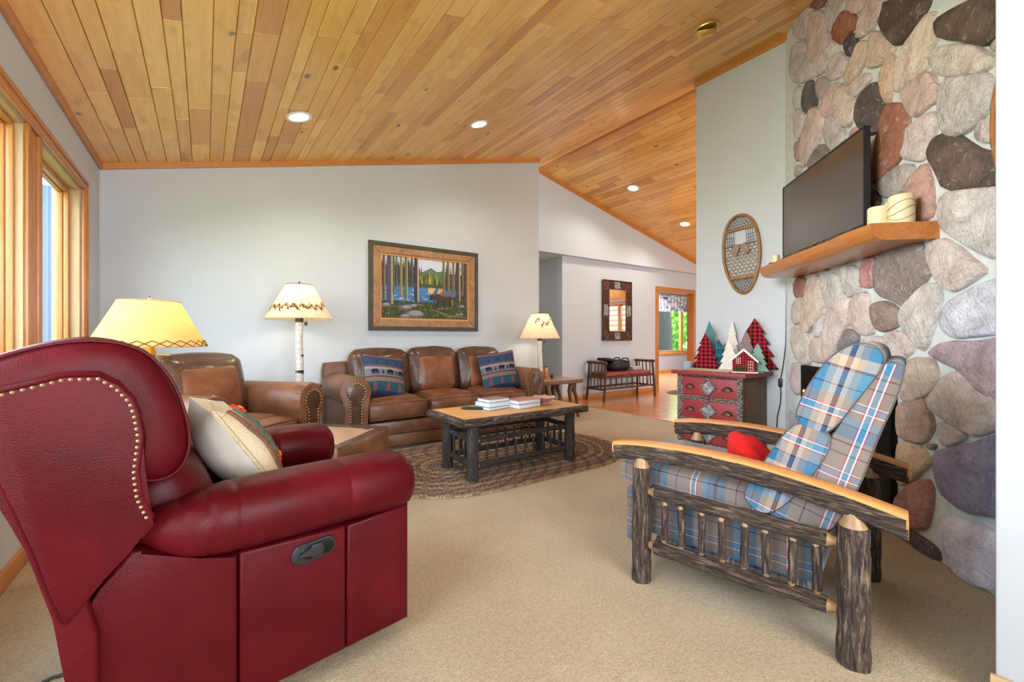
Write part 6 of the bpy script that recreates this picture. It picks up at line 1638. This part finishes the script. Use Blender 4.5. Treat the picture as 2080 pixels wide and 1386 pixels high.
def birch_lamp(name, loc, base_z, h_shade0, h_shade1, r0, r1, label, art, energy):
    t = root(name, (loc[0], loc[1], base_z), 0, label, 'lamp'); z0, z1 = h_shade0 - base_z, h_shade1 - base_z
    bm = B(); lathe(bm, [(.062, 0), (.062, .012), (.03, .018)], 20); obj('base', bm, 'black_metal', t)
    bm = B(); tube(bm, [(0, 0, .015), (.004, 0, .2), (-.004, .003, .4), (.0, 0, z0 - .02)], [.036, .035, .034, .033], 16, True, .06, 1.0, loc[0] * 5); obj('birch_trunk', bm, 'birch_bark', t)
    bm = B()
    for k, (a, z) in enumerate(((3.9, .14), (4.6, .33), (5.2, .24), (3.6, .48), (4.8, .55))):
        if z < z0 - .04: lathe(bm, [(.011, -.002), (.009, .004), (0, .006)], 8); 
    bm.clear(); bm.free()
    bm = B(); lathe(bm, [(.035, z0 - .03), (.036, z0 + .03), (.02, z0 + .04), (.008, z0 + .06), (.006, z1 - .02)], 14); obj('socket', bm, 'twig_wood', t)
    s = shade(t, r0, r1, z0, z1, 'shade_paper'); rng = random.Random(int(loc[0] * 100)); polys = []
    if art == 'leaf':
        for k in range(34):
            a = -2.6 + k * .16 + rng.uniform(-.04, .04); b = .66 + .1 * sin(k * .9) - (.18 if k % 7 == 3 else 0); q = .085 + .03 * rng.random()
            for m_ in range(5):
                t0 = m_ * 1.256 + rng.random() * .3; polys.append([(a + .02 * cos(t0 + 1.57), b + .05 * sin(t0 + 1.57)), (a + q * cos(t0), b + q * 1.5 * sin(t0)), (a - .02 * cos(t0 + 1.57), b - .05 * sin(t0 + 1.57))])
    else:
        for k in range(420):
            a = 2 * pi * k / 420 + rng.uniform(-.02, .02); b = .34 + .05 * sin(k * .31) + rng.uniform(-.02, .02) + (.16 * max(0, 1 - abs(a - 5.75) / .35))
            d = rng.uniform(-1.6, 1.6); L_ = rng.uniform(.05, .13); polys.append([(a, b - .02), (a + .02, b + .02), (a + L_, b + .09 * d), (a + L_ * .5, b + d * .045 - .02)])
    on_shade(s, r0, r1, z0, z1, polys, 'shade_art', 'painted_leaves' if art == 'leaf' else 'painted_pine_band')
    bm = B(); tube(bm, [(0, 0, z1 - .02), (0, 0, z1 + .03)], .009, 8); obj('finial', bm, 'twig_wood', t)
    bm = B(); lathe(bm, [(0, -.022), (.014, -.014), (.016, 0), (.01, .016), (0, .02)], 10, (.05, -.03, z0 - .04)); tube(bm, [(.05, -.03, z0 - .02), (.05, -.03, z0 + .05)], .0015, 5); obj('pull_cone', bm, 'twig_wood', t)
    bm = B()
    for k in range(3):
        a = k * 2.094; tube(bm, [(0, 0, z1 - .02), (r1 * cos(a), r1 * sin(a), z1 - .004)], .002, 5)
    obj('harp_spider', bm, 'brass', t)
    bulb(t, (z0 + z1) / 2 + .02, energy, (1.0, .82, .52)); return t
LA = at_y(608, 700, 4.42); birch_lamp('birch_lamp', (LA.x, 4.42), .632, 1.243, 1.558, .285, .113, 'birch-trunk lamp with a pine-band shade between armchair and sofa', 'pine', 4.2)
LB_ = at_y(1096.5, 700, 4.50); birch_lamp('birch_lamp', (LB_.x, 4.50), .517, 1.06, 1.385, .268, .112, 'birch-trunk lamp with an autumn leaf shade on the wooden side table', 'leaf', 3.6)
st_ = root('side_table', (LA.x, 4.42, 0), 0, 'small round dark side table under the pine-band lamp', 'table')
bm = B(); lathe(bm, [(.185, .605), (.19, .612), (.19, .627), (.185, .632)], 36); obj('top', bm, 'table_dark', st_)
bm = B(); lathe(bm, [(.02, .03), (.022, .3), (.03, .605)], 14); obj('pedestal', bm, 'table_dark', st_)
bm = B(); lathe(bm, [(.15, 0), (.15, .015), (.03, .035)], 28); obj('base', bm, 'table_dark', st_)
s2 = root('side_table', (3.78, 4.48, 0), 0, 'rustic wooden side table with crooked branch legs at the sofa end', 'table')
bm = B(); pl = [(-.41, -.24), (-.2, -.262), (.1, -.25), (.3, -.262), (.395, -.22), (.40, 0), (.39, .22), (.2, .25), (-.2, .24), (-.41, .23)]
prism(bm, pl, lambda a, b, t: (a, b, t), .468, .516, .01, 3); obj('top', bm, 'side_table_wood', s2)
bm = B(); prism(bm, [(a * .965, b * .95) for a, b in pl], lambda a, b, t: (a, b, t), .5155, .5168); obj('top_surface', bm, 'side_table_top', s2, False)
for sx in (-1, 1):
    for sy in (-1, 1):
        for k in (0, 1):
            bm = B(); x, y = sx * .25, sy * .17; o = .05 * (k * 2 - 1)
            tube(bm, [(x + o * .35, y, .47), (x + o * .8 - .02 * sx, y, .36), (x + o * 1.2 + .015, y, .24), (x + o * .9 + .02, y, .12), (x + o * 1.7 + .02, y, 0.0)], [.036, .03, .024, .022, .022], 10, True, .2, 1, sx + sy); obj('leg', bm, 'side_table_wood', s2)
bx_c = at_z(1104, 760, .517); wb = root('wooden_candle_holder', (3.80, 4.60, .517), 0, 'small orange-brown wooden block holder beside the leaf-shade lamp', 'candle holder')
bm = B(); bx(bm, (0, 0, .075), (.05, .05, .15), .004); obj('block', bm, 'mantel_wood', wb)
bm = B(); lathe(bm, [(.03, .15), (.028, .16), (0, .155)], 12); obj('cup', bm, 'bronze', wb)
cn = root('pinecone', (3.80, 4.47, .5175), 0, 'dark pine cone on the rustic side table', 'pinecone')
bm = B()
for k in range(44):
    h = k / 44; a = k * 2.4; r = .030 * sin(pi * (.12 + .85 * h)) + .004; p = Vector((r * cos(a), r * sin(a), .004 + h * .07)); q = Vector((cos(a), sin(a), .35)) * .012; s = Vector((-sin(a), cos(a), 0)) * .007
    vs = [bm.verts.new(p - s), bm.verts.new(p + q), bm.verts.new(p + s), bm.verts.new(p - Vector((0, 0, .004)))]; bm.faces.new(vs)
lathe(bm, [(0, 0), (.02, .012), (.022, .03), (.012, .06), (0, .075)], 10); o = obj('scales', bm, 'twig_wood', cn)
# brass floor lamp with a laced parchment shade
fl = root('floor_lamp', (-.232, 2.90, 0), 0, 'brass floor lamp with a laced parchment shade behind the red recliner', 'lamp')
bm = B(); lathe(bm, [(.11, 0), (.11, .012), (.10, .02), (.02, .035)], 28); obj('base', bm, 'brass', fl)
bm = B(); tube(bm, [(0, 0, .03), (0, 0, 1.06)], .009, 12); obj('pole', bm, 'brass', fl)
bm = B(); lathe(bm, [(.016, .93), (.026, .94), (.026, 1.0), (.02, 1.02), (.02, 1.07)], 16); tube(bm, [(.02, -.01, .985), (.085, -.03, .98)], .004, 6); obj('socket', bm, 'brass', fl)
s = shade(fl, .243, .128, 1.028, 1.258, 'shade_warm_paper'); ps = []
bm = B(); n = 26; pr = lambda a, b: ((.243 - .115 * b + .003) * cos(a), (.243 - .115 * b + .003) * sin(a), 1.028 + .23 * b)
for k in range(n):
    a = 2 * pi * k / n; da = 2 * pi / n
    tube(bm, [pr(a, .0), pr(a + da / 2, .07), pr(a + da, .13)], .0022, 4); tube(bm, [pr(a + da, .0), pr(a + da / 2, .07), pr(a, .13)], .0022, 4)
o = obj('lacing', bm, 'lacing_red', s) if simple('lacing_red', (120, 62, 34), .7) else None; o['kind'] = 'stuff'
bm = B(); lathe(bm, [(.004, 1.258), (.006, 1.27), (.008, 1.278), (0, 1.287)], 8); obj('finial', bm, 'chrome', fl)
bm = B()
for k in range(3): a = k * 2.094; tube(bm, [(0, 0, 1.256), (.128 * cos(a), .128 * sin(a), 1.256)], .002, 5)
tube(bm, [(0, 0, 1.06), (0, 0, 1.258)], .004, 6); obj('harp_spider', bm, 'brass', fl)
bulb(fl, 1.14, 3.2, (1.0, .82, .52))

# ------------------------------------------------------------------ recessed lamps in the ceilings
def can(u, v, hall, label, lit=True, first=[None]):
    d = ray(u, v)
    if hall: t = (ZR + SH * XR - CAM_H) / (d.z + SH * d.x); th = atan2(SH, 1)
    else: t = (2.5 - SL * XL - CAM_H) / (d.z - SL * d.x); th = -atan2(SL, 1)
    p = EYE + d * t; r = root('recessed_light', p, 0, label, 'ceiling light', 'recessed ceiling lights' if lit else None); r.rotation_euler = (0, th, 0)
    bm = B(); lathe(bm, [(.098, -.001), (.096, -.009), (.074, -.007), (.070, .004), (.098, .004)], 36, cap=False); obj('trim_ring', bm, 'white_paint' if lit else 'polished_gold', r)
    if lit:
        bm = B(); lathe(bm, [(.0, -.003), (.072, -.003)], 30, cap=False); obj('lens', bm, 'lit_disc', r, False)
        light('can_light', 'SPOT', p + Vector((0, 0, -.03)), 26, (1.0, .93, .80), (0, th, 0), spot=radians(150), radius=.06)
    else:
        bm = B(); lathe(bm, [(.076, -.004), (.074, -.030), (.058, -.052), (.05, -.056), (.046, -.048), (.0, -.02)], 28); e = obj('eyeball', bm, 'polished_gold', r); e.rotation_euler = (radians(22), radians(-14), 0)
        bm = B(); lathe(bm, [(.0, -.026), (.046, -.050)], 24, cap=False); q = obj('reflector', bm, 'white_paint', e)
can(607, 237, False, 'lit recessed light over the armchair in the plank ceiling')
can(973, 252, False, 'lit recessed light over the sofa in the plank ceiling')
can(1434, 58, False, 'unlit brass eyeball light in the ceiling near the stone chimney', False)
can(1286, 382, True, 'lit recessed light over the mirror in the hall ceiling')
can(1391, 455, True, 'lit recessed light in the hall ceiling near the cased opening')
